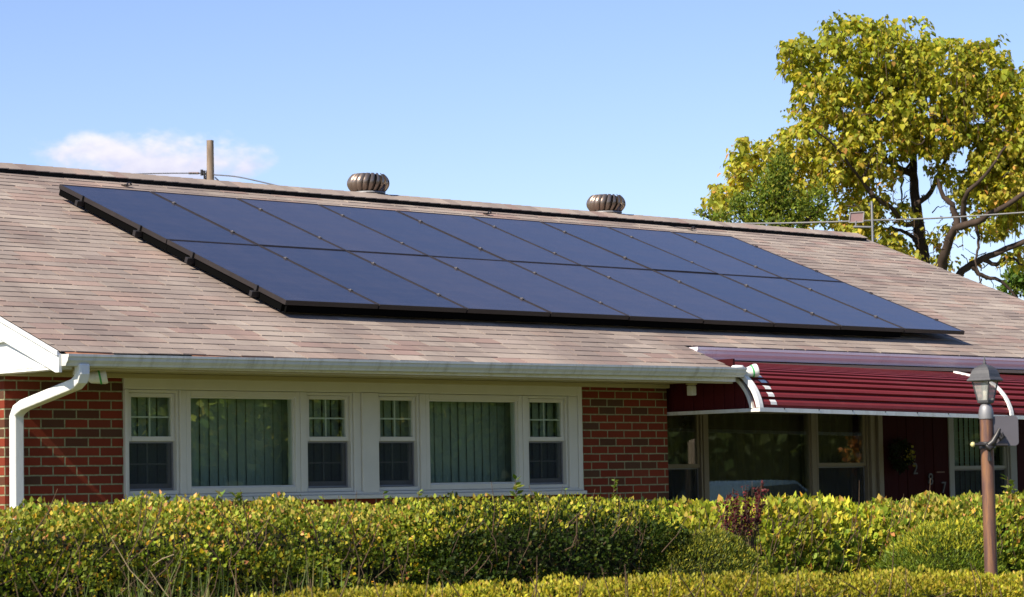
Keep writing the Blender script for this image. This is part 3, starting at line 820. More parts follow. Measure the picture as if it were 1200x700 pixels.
# small black wire clips just above the panels
for q, lb in (((3.77, 3.79), 'small black wire clip on the shingles left of the left turbine vent'), ((8.27, 3.79), 'small black wire clip on the shingles between the two turbine vents'), ((11.38, 3.82), 'small black wire clip on the shingles right of the right turbine vent')):
    z = zroof(q[1]); m = MB()
    m.tube([(0, -.02, .01), (.03, -.01, .045), (.07, .0, .05), (.10, .01, .02)], .011, 6); m.box((-.05, -.05, .006), (.05, .03, .016))
    if q[0] > 11: m.tube([(-.45, .09, .05), (-.2, .03, .02), (0, -.02, .012), (.1, -.03, .02)], .006, 5)
    o = m.build('wire_clip', M['black_metal'], loc=(q[0], q[1], z)); o.scale = (.7, .7, .7); tag(o, lb, 'wire clip', 'clips above the panels')

# ------------------------------------------------------------------ turbine vents
def turbine():
    e = thing('turbine_vent', 'x', 'roof vent')
    m = MB(); m.lathe([(.14, -.16), (.135, .03), (.155, .05), (.16, .06), (.16, .045)], (0, 0, 0), 28); m.build('base_collar', M['galv'], e)
    m = MB(); m.lathe([(.0, .262), (.06, .262), (.10, .256), (.115, .245), (.0, .243)], (0, 0, 0), 28); m.build('top_cap', M['bronze'], e)
    m = MB(); m.lathe([(.10, .06), (.112, .075), (.12, .16), (.10, .245)], (0, 0, 0), 20); m.build('inner_drum', M['blackvent'], e)
    nv = 20
    for k in range(nv):
        m = MB(); a0 = 2*math.pi*k/nv; rows = []
        for t in np.linspace(0, 1, 9):
            ph = math.pi*(t*.80+.10); rr = .118 + .082*math.sin(ph)**.8; z = .058+.2*t
            tw_ = .22*(t-.5)
            for q in range(4):
                u = q/3; a = a0 + tw_ + u*.285
                rad = rr - .012*u*u*2.2 + .004*math.sin(u*math.pi)
                rows.append((rad*math.cos(a), rad*math.sin(a), z))
        fs = [(i*4+q, i*4+q+1, i*4+q+5, i*4+q+4) for i in range(8) for q in range(3)]
        m.add(rows, fs, True); m.build('vane', M['bronze'], e)
    return e
tv = turbine(); tv.location = (7.08, YR+.16, ZR+.018); tv.scale = (1.08, 1.08, .92); tag(tv, 'ribbed bronze turbine vent on the ridge above the left half of the panels', None, 'turbine vents on the ridge')
tv2 = copy_tree(tv); tv2.location = (10.50, YR+.16, ZR+.018); tv2['label'] = 'ribbed bronze turbine vent on the ridge nearer the yellow tree'; tv2.rotation_euler = (0, 0, .5)

# ------------------------------------------------------------------ floodlights, soffit lamp
def floodlight(loc, rz, label):
    e = thing('floodlight', label, 'floodlight', loc, 'white floodlights at the eave')
    e.rotation_euler = (0, 0, rz); e.scale = (1.3, 1.3, 1.3)
    m = MB(); m.lathe([(.0, .012), (.035, .012), (.045, 0), (.045, -.02), (0, -.02)], (0, 0, 0), 16); m.build('base_plate', M['white'], e)
    m = MB(); m.tube([(0, 0, -.01), (.02, -.0, -.03), (.05, 0, -.035)], .014, 8); m.build('arm', M['white'], e)
    m = MB(); m.tube([(.035, 0, -.035), (.05, 0, -.034), (.075, 0, -.032), (.12, 0, -.024), (.135, 0, -.021)], [.018, .030, .034, .046, .044], 16); hd = m.build('lamp_head', M['white'], e)
    m = MB(); m.tube([(.094, 0, -.0295), (.104, 0, -.0275)], [.0415, .0435], 16); m.build('green_band', paint('green_band', (.05, .35, .10), .5), hd)
    return e
floodlight((.24, -.60, 2.205), R(-35), 'white floodlight with green band under the left corner of the eave beside the downspout')
floodlight((6.83, -.86, 2.345), R(-30), 'white floodlight with green band on the right end of the gutter beside the awning')
e = thing('soffit_lamp', 'small white box lamp hanging under the soffit above the porch window', 'lamp', (6.72, -.42, 2.233))
m = MB(); m.lathe([(0, 0), (.05, 0), (.05, -.02), (.02, -.03)], (0, 0, 0), 14); m.build('base_plate', M['soffit'], e)
m = MB(); m.box((-.03, -.03, -.115), (.03, .03, -.03)); m.build('lamp_box', M['white'], e, bevel=.006)

# ------------------------------------------------------------------ house digits and wreath
def digit(ch, x, z, size, label):
    cu_ = bpy.data.curves.new('house_digit', 'FONT'); cu_.body = ch; cu_.size = size; cu_.extrude = .006; cu_.align_x = 'CENTER'
    t_ = bpy.data.objects.new('tmp', cu_); COL.objects.link(t_)
    me = bpy.data.meshes.new_from_object(t_.evaluated_get(bpy.context.evaluated_depsgraph_get())); bpy.data.objects.remove(t_)
    me.name = 'house_digit'; me.materials.clear(); me.materials.append(M['digit'])
    o = bpy.data.objects.new('house_digit', me); COL.objects.link(o); o.rotation_euler = (R(90), 0, 0); o.location = (x, YP-.025, z)
    tag(o, label, 'house number', 'house number on the porch wall')
bpy.context.view_layer.update()
digit('2', 11.594, 1.42, .17, 'grey metal digit 2 on the dark red boards, highest of three')
digit('8', 11.844, 1.31, .17, 'grey metal digit 8 on the dark red boards, middle of three')
digit('7', 12.06, 1.22, .17, 'grey metal digit 7 on the dark red boards, lowest of three')
e = thing('wreath', 'dark round wreath with a yellow flower on the dark red boards', 'wreath', (11.29, YP-.06, 1.61))
n = 700; a = rng.uniform(0, 2*math.pi, n); rr = .115+rng.normal(0, .025, n)
P = np.c_[rr*np.cos(a), rng.normal(-.02, .02, n), rr*np.sin(a)]; D = rng.normal(0, 1, (n, 3)); D[:, 1] -= .5
leaves('foliage', P, D, rng.normal(0, 1, (n, 3)), .05, .025, palette(n, [(3, (.02, .03, .012)), (1, (.03, .02, .015))]), M['leaf'], e)
n = 60; P = rng.normal(0, .022, (n, 3)) + np.array([.10, -.06, .0]); P[:, 2] += rng.normal(0, .03, n)
leaves('flower', P, rng.normal(0, 1, (n, 3)), rng.normal(0, 1, (n, 3)), .045, .03, palette(n, [(1, (.32, .28, .05))]), M['leaf'], e)

# ------------------------------------------------------------------ lamp post
lp = at_depth(1156, 500, 14.2)
post = thing('lamp_post', 'rusty brown lamp post with a grey four sided lantern in front of the right hedge', 'lamp post', (lp.x, lp.y, 0))
zt = at_depth(1155, 492, 14.2).z
def zpx(y): return at_depth(1155, y, 14.2).z
m = MB(); m.tube([(0, 0, 0), (0, 0, zpx(491))], .0335, 20); m.build('pole', M['rust'], post)
m = MB(); m.lathe([(.038, zpx(491)-.0), (.039, zpx(486)), (.037, zpx(481)), (.032, zpx(477)), (.02, zpx(473)), (.0, zpx(473))], (0, 0, 0), 20); m.lathe([(.034, zpx(491)+.001), (.038, zpx(491))], (0, 0, 0), 20); m.build('collar', M['galv'], post)
iron = paint('weathered_iron', (.075, .075, .08), .55, .2, 14, metal=.3)
L_ = bpy.data.objects.new('lantern', None); 
def sqring(m, z, r): return [(r*sx, r*sy, z) for sx, sy in ((-1, -1), (1, -1), (1, 1), (-1, 1))]
zb0, zb1, ztop = zpx(470), zpx(446), zpx(427)
m = MB(); rings = [(zpx(474), .022), (zpx(472), .042), (zpx(469.5), .044), (zb0+.004, .040)]
vs = []
for z, r in rings: vs += sqring(m, z, r)
fs = [(i*4+k, i*4+(k+1) % 4, i*4+4+(k+1) % 4, i*4+4+k) for i in range(len(rings)-1) for k in range(4)]
m.add(vs, fs+[(3, 2, 1, 0), tuple(range(len(vs)-4, len(vs)))])
for sx, sy in ((-1, -1), (1, -1), (1, 1), (-1, 1)): m.tube([(sx*.040, sy*.040, zb0), (sx*.066, sy*.066, zb1)], .0055, 6)
for z, r in ((zb1, .068),):
    for k in range(4):
        q = sqring(m, z, r); m.tube([q[k], q[(k+1) % 4]], .006, 6)
lan = m.build('lantern', iron, post); lan.rotation_euler = (0, 0, R(7)); lan.scale = (.74, .74, 1)
m = MB(); rings = [(zpx(447), .092), (zpx(445.5), .096), (zpx(444), .090), (zpx(442), .080), (zpx(438), .075), (zpx(434), .066), (zpx(431), .053), (zpx(428.5), .034), (zpx(427.3), .018), (zpx(426.5), .010)]
vs = []
for z, r in rings: vs += sqring(m, z, r)
fs = [(i*4+k, i*4+(k+1) % 4, i*4+4+(k+1) % 4, i*4+4+k) for i in range(len(rings)-1) for k in range(4)]
m.add(vs, fs+[(3, 2, 1, 0), tuple(range(len(vs)-4, len(vs)))]); o = m.build('lantern_roof', iron, lan, bevel=.003)
m = MB(); m.lathe([(.010, zpx(427)), (.014, zpx(425.5)), (.007, zpx(424)), (.009, zpx(422)), (.005, zpx(420)), (.003, zpx(417))], (0, 0, 0), 10); m.build('finial', iron, lan)
m = MB()
for k in range(4):
    a = sqring(m, zb0+.004, .0395); c = sqring(m, zb1, .0645); k2 = (k+1) % 4
    m.add([a[k], a[k2], c[k2], c[k]], [(0, 1, 2, 3)])
m.build('glass_pane', M['lampglass'], lan)
m = MB(); m.lathe([(.0, zb0+.006), (.018, zb0+.006), (.018, zb0+.055), (.020, zb0+.06), (.022, zb0+.085), (.014, zb0+.10), (0, zb0+.104)], (0, 0, 0), 14); m.build('bulb', M['bulb'], lan)
# ladder rest, bracket strap and sign plate
zbar = zpx(521.5); rt = Vector((CX.x, CX.y, 0)).normalized(); nr = Vector((-CF.x, -CF.y, 0)).normalized()
def lpv(u, z, d=0): return rt*u + nr*d + Vector((0, 0, z))
PPM = 3180.36/14.2
bm_ = MB(); bm_.tube([lpv(-.075, zbar+.002, .045), lpv(.10, zbar-.004, .045)], .008, 8); 
bar = bm_.build('ladder_bar', M['black_metal'], post)
m = MB(); kc = lpv(-.082, zbar+.002, .045); m.lathe([(0, -.014), (.009, -.011), (.0135, 0), (.009, .011), (0, .014)], tuple(kc), 12); m.build('end_knob', paint('brass_knob', (.55, .50, .22), .4), bar)
m = MB()
m.tube([lpv(.0, zbar-.004, .046), lpv(.025, zbar+.014, .046), (lpv(.045, zbar+.05, .046)), lpv(.062, zbar+.082, .04)], [.016, .018, .013, .008], 10)
m.tube([lpv(.062, zbar+.082, .04), lpv(.055, zbar+.05, .04), lpv(.066, zbar+.03, .04), lpv(.078, zbar+.04, .04), lpv(.072, zbar+.062, .04)], [.006, .010, .014, .012, .006], 8)
m.tube([lpv(-.012, zbar-.004, .046), lpv(.004, zbar-.02, .050), lpv(.020, zbar-.012, .046)], [.012, .02, .012], 10)
m.tube([lpv(.003, zbar-.02, .048), lpv(.002, zbar-.05, .046), lpv(.004, zbar-.085, .044)], [.010, .007, .011], 8)
m.lathe([(.042, zbar-.02), (.043, zbar+.015), (.038, zbar+.016)], (0, 0, 0), 18)
m.build('bracket', M['black_metal'], post)
zc0, zc1 = zpx(523), zpx(488)
m = MB(); poly = []
for (cx_, cz_, a0) in ((.145, zc0+.02, -90), (.145, zc1-.02, 0), (.045, zc1-.02, 90), (.045, zc0+.02, 180)):
    for q in range(5):
        t = R(a0+q*22.5); poly.append((cx_+.02*math.cos(t), cz_+.02*math.sin(t)))
n_ = len(poly); vs = [lpv(u, z, .0) for u, z in poly]+[lpv(u, z, .008) for u, z in poly]
m.add(vs, [tuple(range(n_))[::-1], tuple(range(n_, 2*n_))]+[(i, (i+1) % n_, n_+(i+1) % n_, n_+i) for i in range(n_)])
m.build('sign_plate', paint('plate_grey', (.085, .08, .095), .55, .08, 8), post)

# ------------------------------------------------------------------ hedges and shrubs
def fnoise(P, s, seed=0):
    r = np.random.default_rng(seed); o = np.zeros(len(P))
    for k in range(7):
        f = r.normal(0, 1, 3)*s*(1+.5*k); o += np.sin(P@f + r.uniform(0, 6.28))/(1+.35*k)
    return o/3
def hedge_points(n, a, bd, h, p=5., depth=.10, zmin=0., lump=.05, ls=4., seed=0, front=None, thin=1.0):
    """points in the outer shell of a rounded box; local x along, y deep, z up"""
    out = []; nor = []; dep = []
    while sum(len(o) for o in out) < n:
        k = n*2
        q = rng.uniform(-1, 1, (k, 3)); ax = rng.choice(3, k, p=[bd*h/(bd*h+a*h+a*bd), a*h/(bd*h+a*h+a*bd), a*bd/(bd*h+a*h+a*bd)])
        q[np.arange(k), ax] = np.sign(q[np.arange(k), ax])
        q[:, 2] = np.where(ax == 2, 1, q[:, 2]*.5+.5)
        if front is not None:                      # thin out the far side
            keep = ~((ax == 1) & (q[:, 1] > 0)) | (rng.random(k) < .3); q = q[keep]
        px_ = max(p, 7.) if p > 3.05 else p
        rxy = (np.abs(q[:, :2])**px_).sum(1)**(1/px_)
        s = (rxy**p+np.abs(q[:, 2])**p)**(-1/p); q = q*s[:, None]; rxy = np.maximum(rxy*s, 1e-6)
        g_ = np.c_[(rxy**(p-px_))[:, None]*np.abs(q[:, :2])**(px_-1)*np.sign(q[:, :2]), np.abs(q[:, 2])**(p-1)]/np.array([a, bd, h]); N = unit(g_)
        W = q*np.array([a, bd, h])
        dn = fnoise(W, 8., seed+11)+.6*fnoise(W, 17., seed+13)
        kp_ = rng.random(len(W)) > np.clip(-dn*1.1-.05, 0, .88)*thin; q, N, W, dn = q[kp_], N[kp_], W[kp_], dn[kp_]
        d = rng.exponential(depth, len(q)); d = np.minimum(d, depth*3)
        lm = fnoise(W, ls, seed)*lump + fnoise(W, ls*3.1, seed+5)*lump*.4
        W = W + N*(lm-d)[:, None]
        keep = W[:, 2] > zmin
        out.append(W[keep]); nor.append(N[keep]); dep.append(d[keep])
    return np.concatenate(out)[:n], np.concatenate(nor)[:n], np.concatenate(dep)[:n]
def core(parent, a, bd, h, inset=.16, seed=0, lump=.05, ls=4., pz=3.6):  # closed dark hull inside the foliage, added to block light and darken gaps
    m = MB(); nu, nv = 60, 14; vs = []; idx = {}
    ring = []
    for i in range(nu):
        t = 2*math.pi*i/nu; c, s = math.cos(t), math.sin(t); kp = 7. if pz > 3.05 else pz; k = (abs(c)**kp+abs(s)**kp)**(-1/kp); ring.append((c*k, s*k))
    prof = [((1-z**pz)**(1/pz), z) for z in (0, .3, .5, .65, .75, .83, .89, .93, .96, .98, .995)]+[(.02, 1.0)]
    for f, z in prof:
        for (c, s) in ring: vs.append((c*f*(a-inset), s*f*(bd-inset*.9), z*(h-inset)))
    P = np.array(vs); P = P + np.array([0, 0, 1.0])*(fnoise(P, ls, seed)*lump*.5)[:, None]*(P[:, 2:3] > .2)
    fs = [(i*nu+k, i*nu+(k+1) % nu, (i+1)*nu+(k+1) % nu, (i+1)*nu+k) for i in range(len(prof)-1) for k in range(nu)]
    m.add([tuple(p) for p in P], fs, True); return m.build('shade_core', M['dark_core'], parent)
def hedge(name, label, cat, center, rot, a, bd, h, n, L, W, pal, zmin=.55, depth=.08, lump=.05, ls=4., p=3.6, up=.5, rnd=.9, heart=False, mat='leaf', seed=0, sprouts=0, group=None, tip_pal=None, corein=.15, fold=.25, stems=0, pgain=(1.9, 1.78, .9), thin=1.0, nrm=.75):
    e = thing(name, label, cat, (center[0], center[1], 0), group); e.rotation_euler = (0, 0, rot)
    P, N, d = hedge_points(n, a, bd, h, p, depth, zmin, lump, ls, seed, front=True, thin=thin)
    D = N*.7 + np.array([0, 0, up]) + rng.normal(0, rnd, (n, 3))*.6
    NN = N + rng.normal(0, nrm, (n, 3)) + np.array([0, 0, .4])
    c = palette(n, pal, gain=pgain)
    if tip_pal is not None:                         # lighter outer top leaves: new growth plus painted-in light on the tops
        tip = (N[:, 2] > .45) & (d < depth*.8) & (rng.random(n) < .6); c[tip] = palette(int(tip.sum()), tip_pal, gain=(2.15, 2.0, 1.1))
    c = np.clip(c*(1+.35*fnoise(P, 4., seed+3))[:, None]*np.array([1, 1, 1]), .004, .9)
    sz = rng.uniform(.5, 1.4, n)
    leaves('foliage', P, D, NN, L*sz, W*sz, c, M[mat], e, heart=heart, fold=fold)
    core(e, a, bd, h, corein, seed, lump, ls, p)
    m = MB()
    for k in range(stems):
        x = rng.uniform(-a*.97, a*.97); z0 = rng.uniform(zmin, h*.9); y = -bd*rng.uniform(.86, 1.0)
        ang = rng.normal(0, .5); ln = rng.uniform(.08, .3)
        m.tube([(x, y+.03, z0), (x+math.sin(ang)*ln*.5, y-.01, z0+math.cos(ang)*ln*.5), (x+math.sin(ang)*ln, y+rng.normal(0, .02), z0+math.cos(ang)*ln)], [.004, .003, .0015], 4)
    if stems: m.build('twigs', M['twig'], e)
    return e
def sprout(parent, x, y, z, h, n, L, W, pal, lean=(0, 0)):
    m = MB(); tip = np.array([x+lean[0]*h, y+lean[1]*h, z+h]); b0 = np.array([x, y, z-.08])
    m.tube([b0, (b0+tip)/2, tip], [.004, .003, .0015], 5); o = m.build('sprout', M['twig'], parent)
    t = rng.uniform(.35, 1, n)[:, None]; P = b0+(tip-b0)*t
    a = rng.uniform(0, 6.28, n); D = np.c_[np.cos(a), np.sin(a), rng.uniform(.1, .9, n)]
    leaves('sprout_leaf', P, D, np.array([0, 0, 1.])+rng.normal(0, .4, (n, 3)), L, W, palette(n, pal), M['leaf'], o)
GREEN1 = [(5, (.075, .105, .018)), (4, (.11, .14, .025)), (3, (.05, .08, .018)), (1.6, (.20, .19, .03)), (.5, (.28, .19, .03)), (.2, (.16, .06, .04)), (.4, (.12, .08, .05))]
PINKTIP = [(5, (.16, .18, .05)), (3, (.24, .21, .08)), (1.2, (.24, .14, .085)), (3, (.12, .16, .03)), (.6, (.30, .20, .05)), (.3, (.18, .08, .06))]
YTIP = [(4, (.19, .20, .035)), (3, (.14, .17, .025)), (1, (.26, .23, .06)), (.6, (.20, .13, .06))]
hl = hedge('hedge', 'clipped hedge with pinkish tips below the left triple window', 'hedge', (-2.55, -4.95), 0, 3.05, .62, 1.275, 76000, .026, .018, GREEN1, .40, .085, .06, 6, sprouts=0, seed=3, tip_pal=PINKTIP, stems=260)
hr = hedge('boxwood_hedge', 'clipped dark hedge with small pale green tips below the right triple window', 'hedge', (.08, -5.05), 0, 1.08, .62, 1.25, 30000, .025, .016, [(5, (.05, .08, .014)), (3, (.08, .11, .018)), (2, (.035, .055, .012)), (.6, (.16, .17, .03)), (.3, (.2, .12, .04))], .60, .07, .05, 6, seed=9, p=6., nrm=.42, pgain=(.6, .68, .5), tip_pal=YTIP, stems=60)  # low pgain paints the shade of the front into the leaf colour
h2 = hedge('hedge', 'tall broad leaved hedge in front of the porch picture window', 'hedge', (2.60, -4.55), 0, 1.62, .6, 1.195, 26000, .038, .028, [(4, (.12, .16, .03)), (3, (.17, .19, .045)), (3, (.08, .12, .025)), (1.6, (.25, .24, .05)), (.4, (.30, .20, .05)), (.3, (.13, .07, .04))], .60, .07, .06, 5, heart=True, seed=21, tip_pal=YTIP, stems=140)
h3 = hedge('hedge', 'clipped hedge behind the lamp post under the grey porch window', 'hedge', (5.40, -4.75), 0, 2.15, .6, 1.21, 38000, .042, .028, [(4, (.10, .14, .025)), (3, (.15, .17, .03)), (3, (.06, .10, .02)), (1, (.24, .22, .05)), (.6, (.24, .12, .05))], .22, .07, .05, 5, seed=33, tip_pal=PINKTIP, stems=80)
# yew cushions; lit tops and shaded sides painted into the needle colours
YEW = [(5, (.06, .085, .010)), (4, (.09, .11, .013)), (3, (.04, .06, .010)), (1, (.14, .15, .02))]
y1 = at_depth(806, 640, 15.95)
yw = hedge('yew_cushion', 'low rounded yew cushion between the two hedges', 'shrub', (y1.x, y1.y), -.5, .60, .48, 1.065, 52000, .022, .0055, YEW,   .62, .03, .02, 6, p=2.6, thin=.15, mat='needle', seed=41, corein=.12, up=.6, group='yew cushions', nrm=.5, pgain=(.7, .78, .6), tip_pal=[(3, (.115, .12, .017)), (2, (.085, .10, .015))])
y2 = at_depth(1105, 640, 16.3)
yw2 = hedge('yew_cushion', 'taller fresh green yew cushion just left of the lamp post', 'shrub', (y2.x, y2.y), -.5, .40, .40, 1.075, 40000, .026, .0065, [(5, (.10, .14, .014)), (4, (.13, .16, .016)), (2, (.05, .08, .012)), (1, (.18, .18, .02))],   .60, .04, .05, 8, p=3., thin=.5, mat='needle', seed=47, corein=.13, up=.9, group='yew cushions', nrm=.6, pgain=(1.1, 1.15, .8), tip_pal=[(3, (.17, .175, .022)), (2, (.15, .16, .02))])
# front hedge
fa, fb = at_depth(-90, 693, 11.5), at_depth(1420, 664, 14.0)
dv = fb-fa; ang = math.atan2(dv.y, dv.x); fl = Vector((dv.x, dv.y)).length
YG = [(5, (.17, .165, .022)), (3, (.12, .13, .02)), (2, (.22, .20, .03)), (1.5, (.07, .09, .015)), (.5, (.24, .18, .06)), (.3, (.14, .09, .05))]
fh = hedge('golden_hedge', 'low yellow green hedge along the bottom edge of the photo', 'hedge', ((fa.x+fb.x)/2, (fa.y+fb.y)/2), ang, fl/2, .30, .885, 44000, .021, .011, YG, .62, .05, .03, 8, seed=55, tip_pal=[(3, (.20, .19, .035)), (2, (.16, .16, .03)), (1, (.22, .18, .06)), (.6, (.15, .15, .06))], corein=.10, up=.9, stems=120)
LT = [(3, (.17, .22, .03)), (2, (.12, .18, .03)), (1, (.26, .26, .06))]
def local(e, px, py, D):
    q = at_depth(px, py, D) - e.location; c, s = math.cos(-e.rotation_euler.z), math.sin(-e.rotation_euler.z)
    return q.x*c-q.y*s, q.x*s+q.y*c, q.z
for (e, px, D, hh, nn, L) in ((hl, 260, 14.6, .05, 14, .05), (hl, 275, 14.6, .05, 12, .045), (hl, 378, 14.8, .045, 8, .03), (hl, 93, 14.2, .03, 8, .03), (hr, 452, 15, .05, 9, .03), (hr, 490, 15.2, .055, 10, .035), (hr, 606, 15.7, .10, 16, .05), (hr, 630, 15.7, .035, 12, .04), (hr, 662, 15.8, .05, 10, .025), (hr, 718, 16, .10, 16, .03), (h2, 775, 16.8, .04, 8, .03), (h3, 1183, 18.2, .11, 12, .06), (h3, 1190, 18.2, .06, 12, .06)):
    hz = {id(hl): 1.255, id(hr): 1.25, id(h2): 1.195, id(h3): 1.21}[id(e)]
    q = pxdir(px, 585); q = CAMPOS + q*((e.location.y-.1-CAMPOS.y)/q.y); x = q.x - e.location.x; sprout(e, x, -.1, hz, hh*1.3, nn, L*1.1, L*.6, LT, (rng.normal(0, .15), 0))
# barberry poking out of the broad leaved hedge
bx = thing('barberry', 'dark red barberry twigs sticking up out of the broad leaved hedge', 'shrub', tuple(at_depth(870, 585, 16.6).xy)+(0,))
m = MB(); P = []; 
for k in range(34):
    px = rng.uniform(-.14, .13); hz = 1.16+rng.uniform(0, .10)+(.10 if abs(px-.08) < .035 else 0)+(.05 if abs(px+.10) < .03 else 0)
    b0 = np.array([px*.8, rng.normal(0, .05), .9]); t0 = np.array([px+rng.normal(0, .02), rng.normal(-.02, .05), hz])
    m.tube([b0, t0], [.004, .0015], 4)
    for q in range(22): P.append(b0+(t0-b0)*rng.uniform(.45, 1))
m.build('stems', M['twig'], bx)
P = np.array(P); n = len(P)
leaves('foliage', P+rng.normal(0, .006, (n, 3)), rng.normal(0, 1, (n, 3))+np.array([0, 0, .5]), rng.normal(0, 1, (n, 3)), .024, .015, palette(n, [(3, (.10, .018, .022)), (2, (.14, .03, .03)), (1, (.05, .012, .016))]), M['leaf'], bx)
# grass tufts and weeds in front of the left hedge
def tuft(px, D, n, hgt, label):
    n = int(n*.5); hgt -= .09
    c = at_depth(px, 700, D); e = thing('grass_tuft', label, 'grass tuft', (c.x, c.y, 0), 'grass tufts before the hedge')
    P = np.c_[rng.normal(0, .13, n), rng.normal(0, .10, n), np.full(n, .55)]
    D_ = np.c_[rng.normal(0, .28, n), rng.normal(0, .28, n), np.ones(n)]
    leaves('blades', P, D_, rng.normal(0, 1, (n, 3)), hgt-.55+rng.normal(-.04, .09, n), .007, palette(n, [(4, (.10, .14, .03)), (2, (.16, .19, .05)), (1.5, (.26, .22, .11)), (1, (.06, .09, .02))]), M['grassblade'], e, droop=2.5)
for px, D, n, hgt, lb in ((100, 12.6, 70, 1.02, 'short green grass tuft under the hedge at far left'), (160, 12.5, 130, 1.06, 'tall grass tuft in front of the hedge below the left window'), (215, 12.6, 130, 1.07, 'wide grass tuft of green and straw blades before the hedge'), (290, 12.6, 100, 1.04, 'grass tuft with dry stalks right of the wide tuft'), (372, 12.7, 80, 1.10, 'slender upright grass tuft below the picture window'), (500, 13.0, 60, 1.0, 'low grass tuft behind the golden hedge')):
    tuft(px, D, n, hgt, lb)
e = thing('dry_stalk', 'bent straw coloured weed stalk leaning before the hedge', 'weed', tuple(at_depth(185, 660, 12.6).xy)+(0,))
m = MB()
for a, c, d in (((130, 590+40), (152, 668), (180, 697)), ((175, 668), (190, 690), (198, 700)), ((178, 663), (190, 655), (204, 650))):
    pts = [Vector(at_depth(q[0], q[1], 12.5)) - e.location for q in (a, c, d)]; m.tube(pts, [.0015, .0022, .002], 5)
m.build('stem', paint('straw', (.34, .26, .15), .8, .15, 10), e)

# ------------------------------------------------------------------ trees behind the house
def tube_px(m, pts, D, r0, r1, dd=0, seg=8):
    P = [at_depth(x, y, D+dd*(i/len(pts))) for i, (x, y) in enumerate(pts)]
    # smooth resample
    Q = catmull([tuple(p) for p in P], 4); k = len(Q)
    wob = rng.normal(0, .012, (k, 3)); wob[0] = 0
    m.tube([tuple(q) for q in Q+wob], [r0+(r1-r0)*i/(k-1) for i in range(k)], seg)
TD = 50
tb = at_depth(1095, 400, TD)
ct = thing('catalpa_tree', 'big yellow green tree with dangling pods and dark limbs behind the right gable', 'tree', (tb.x, tb.y, 0))
def cw(o, e): o.parent = e; o.matrix_parent_inverse = Matrix.Translation(-Vector(e.location)); return o
m = MB()
b0 = (1095, 400+90)
tube_px(m, [(1098, 660), (1096, 480), (1094, 400), (1088, 345), (1082, 310), (1076, 270), (1073, 235), (1070, 205), (1068, 165), (1052, 115), (1030, 70)], TD, .19, .03, 1)
tube_px(m, [(1094, 405), (1099, 350), (1104, 312), (1112, 285), (1122, 266), (1142, 262), (1166, 248), (1205, 225)], TD, .115, .04, -2)
tube_px(m, [(1100, 395), (1108, 350), (1128, 318), (1152, 303), (1178, 292), (1215, 278)], TD, .085, .05, -1)
tube_px(m, [(1152, 303), (1168, 310), (1182, 300), (1198, 312)], TD-.5, .05, .02)
tube_px(m, [(1140, 312), (1150, 322), (1172, 330), (1192, 350)], TD-.5, .05, .02)
tube_px(m, [(1076, 285), (1060, 272), (1040, 268), (1018, 272)], TD, .045, .015, 1)
tube_px(m, [(1074, 262), (1058, 262), (1045, 245), (1022, 228), (1005, 205), (985, 180), (955, 150)], TD, .055, .015, -2)
tube_px(m, [(1073, 240), (1090, 225), (1100, 205), (1112, 180), (1130, 150), (1150, 110)], TD, .055, .015, 1)
tube_px(m, [(1122, 266), (1118, 245), (1106, 232), (1098, 210)], TD-1, .07, .03)
tube_px(m, [(1130, 262), (1128, 240), (1136, 225), (1155, 205), (1180, 170)], TD-1, .06, .02, -1)
tube_px(m, [(1070, 205), (1050, 195), (1030, 178), (1000, 150), (960, 110), (930, 75)], TD+.5, .07, .02, 1)
tube_px(m, [(1069, 190), (1058, 205), (1057, 235), (1060, 255)], TD+.5, .03, .01)
tube_px(m, [(1005, 205), (990, 212), (960, 206), (920, 195), (880, 190), (858, 205)], TD+1.2, .035, .012, -1)
tube_px(m, [(1022, 228), (1012, 212), (1018, 195), (1025, 180)], TD-1, .035, .01)
tube_px(m, [(1142, 262), (1147, 285), (1144, 305), (1150, 335)], TD-1, .035, .01)
for k in range(110):                                  # twigs
    x, y = rng.uniform(940, 1205), rng.uniform(120, 330); l = rng.uniform(10, 26); a = rng.uniform(0, 6.28)
    tube_px(m, [(x, y), (x+math.cos(a)*l*.5, y+math.sin(a)*l*.5), (x+math.cos(a+.5)*l, y+math.sin(a+.5)*l)], TD+rng.normal(0, 1), .014, .004, 0, 5)
cw(m.build('trunk', M['bark']), ct)
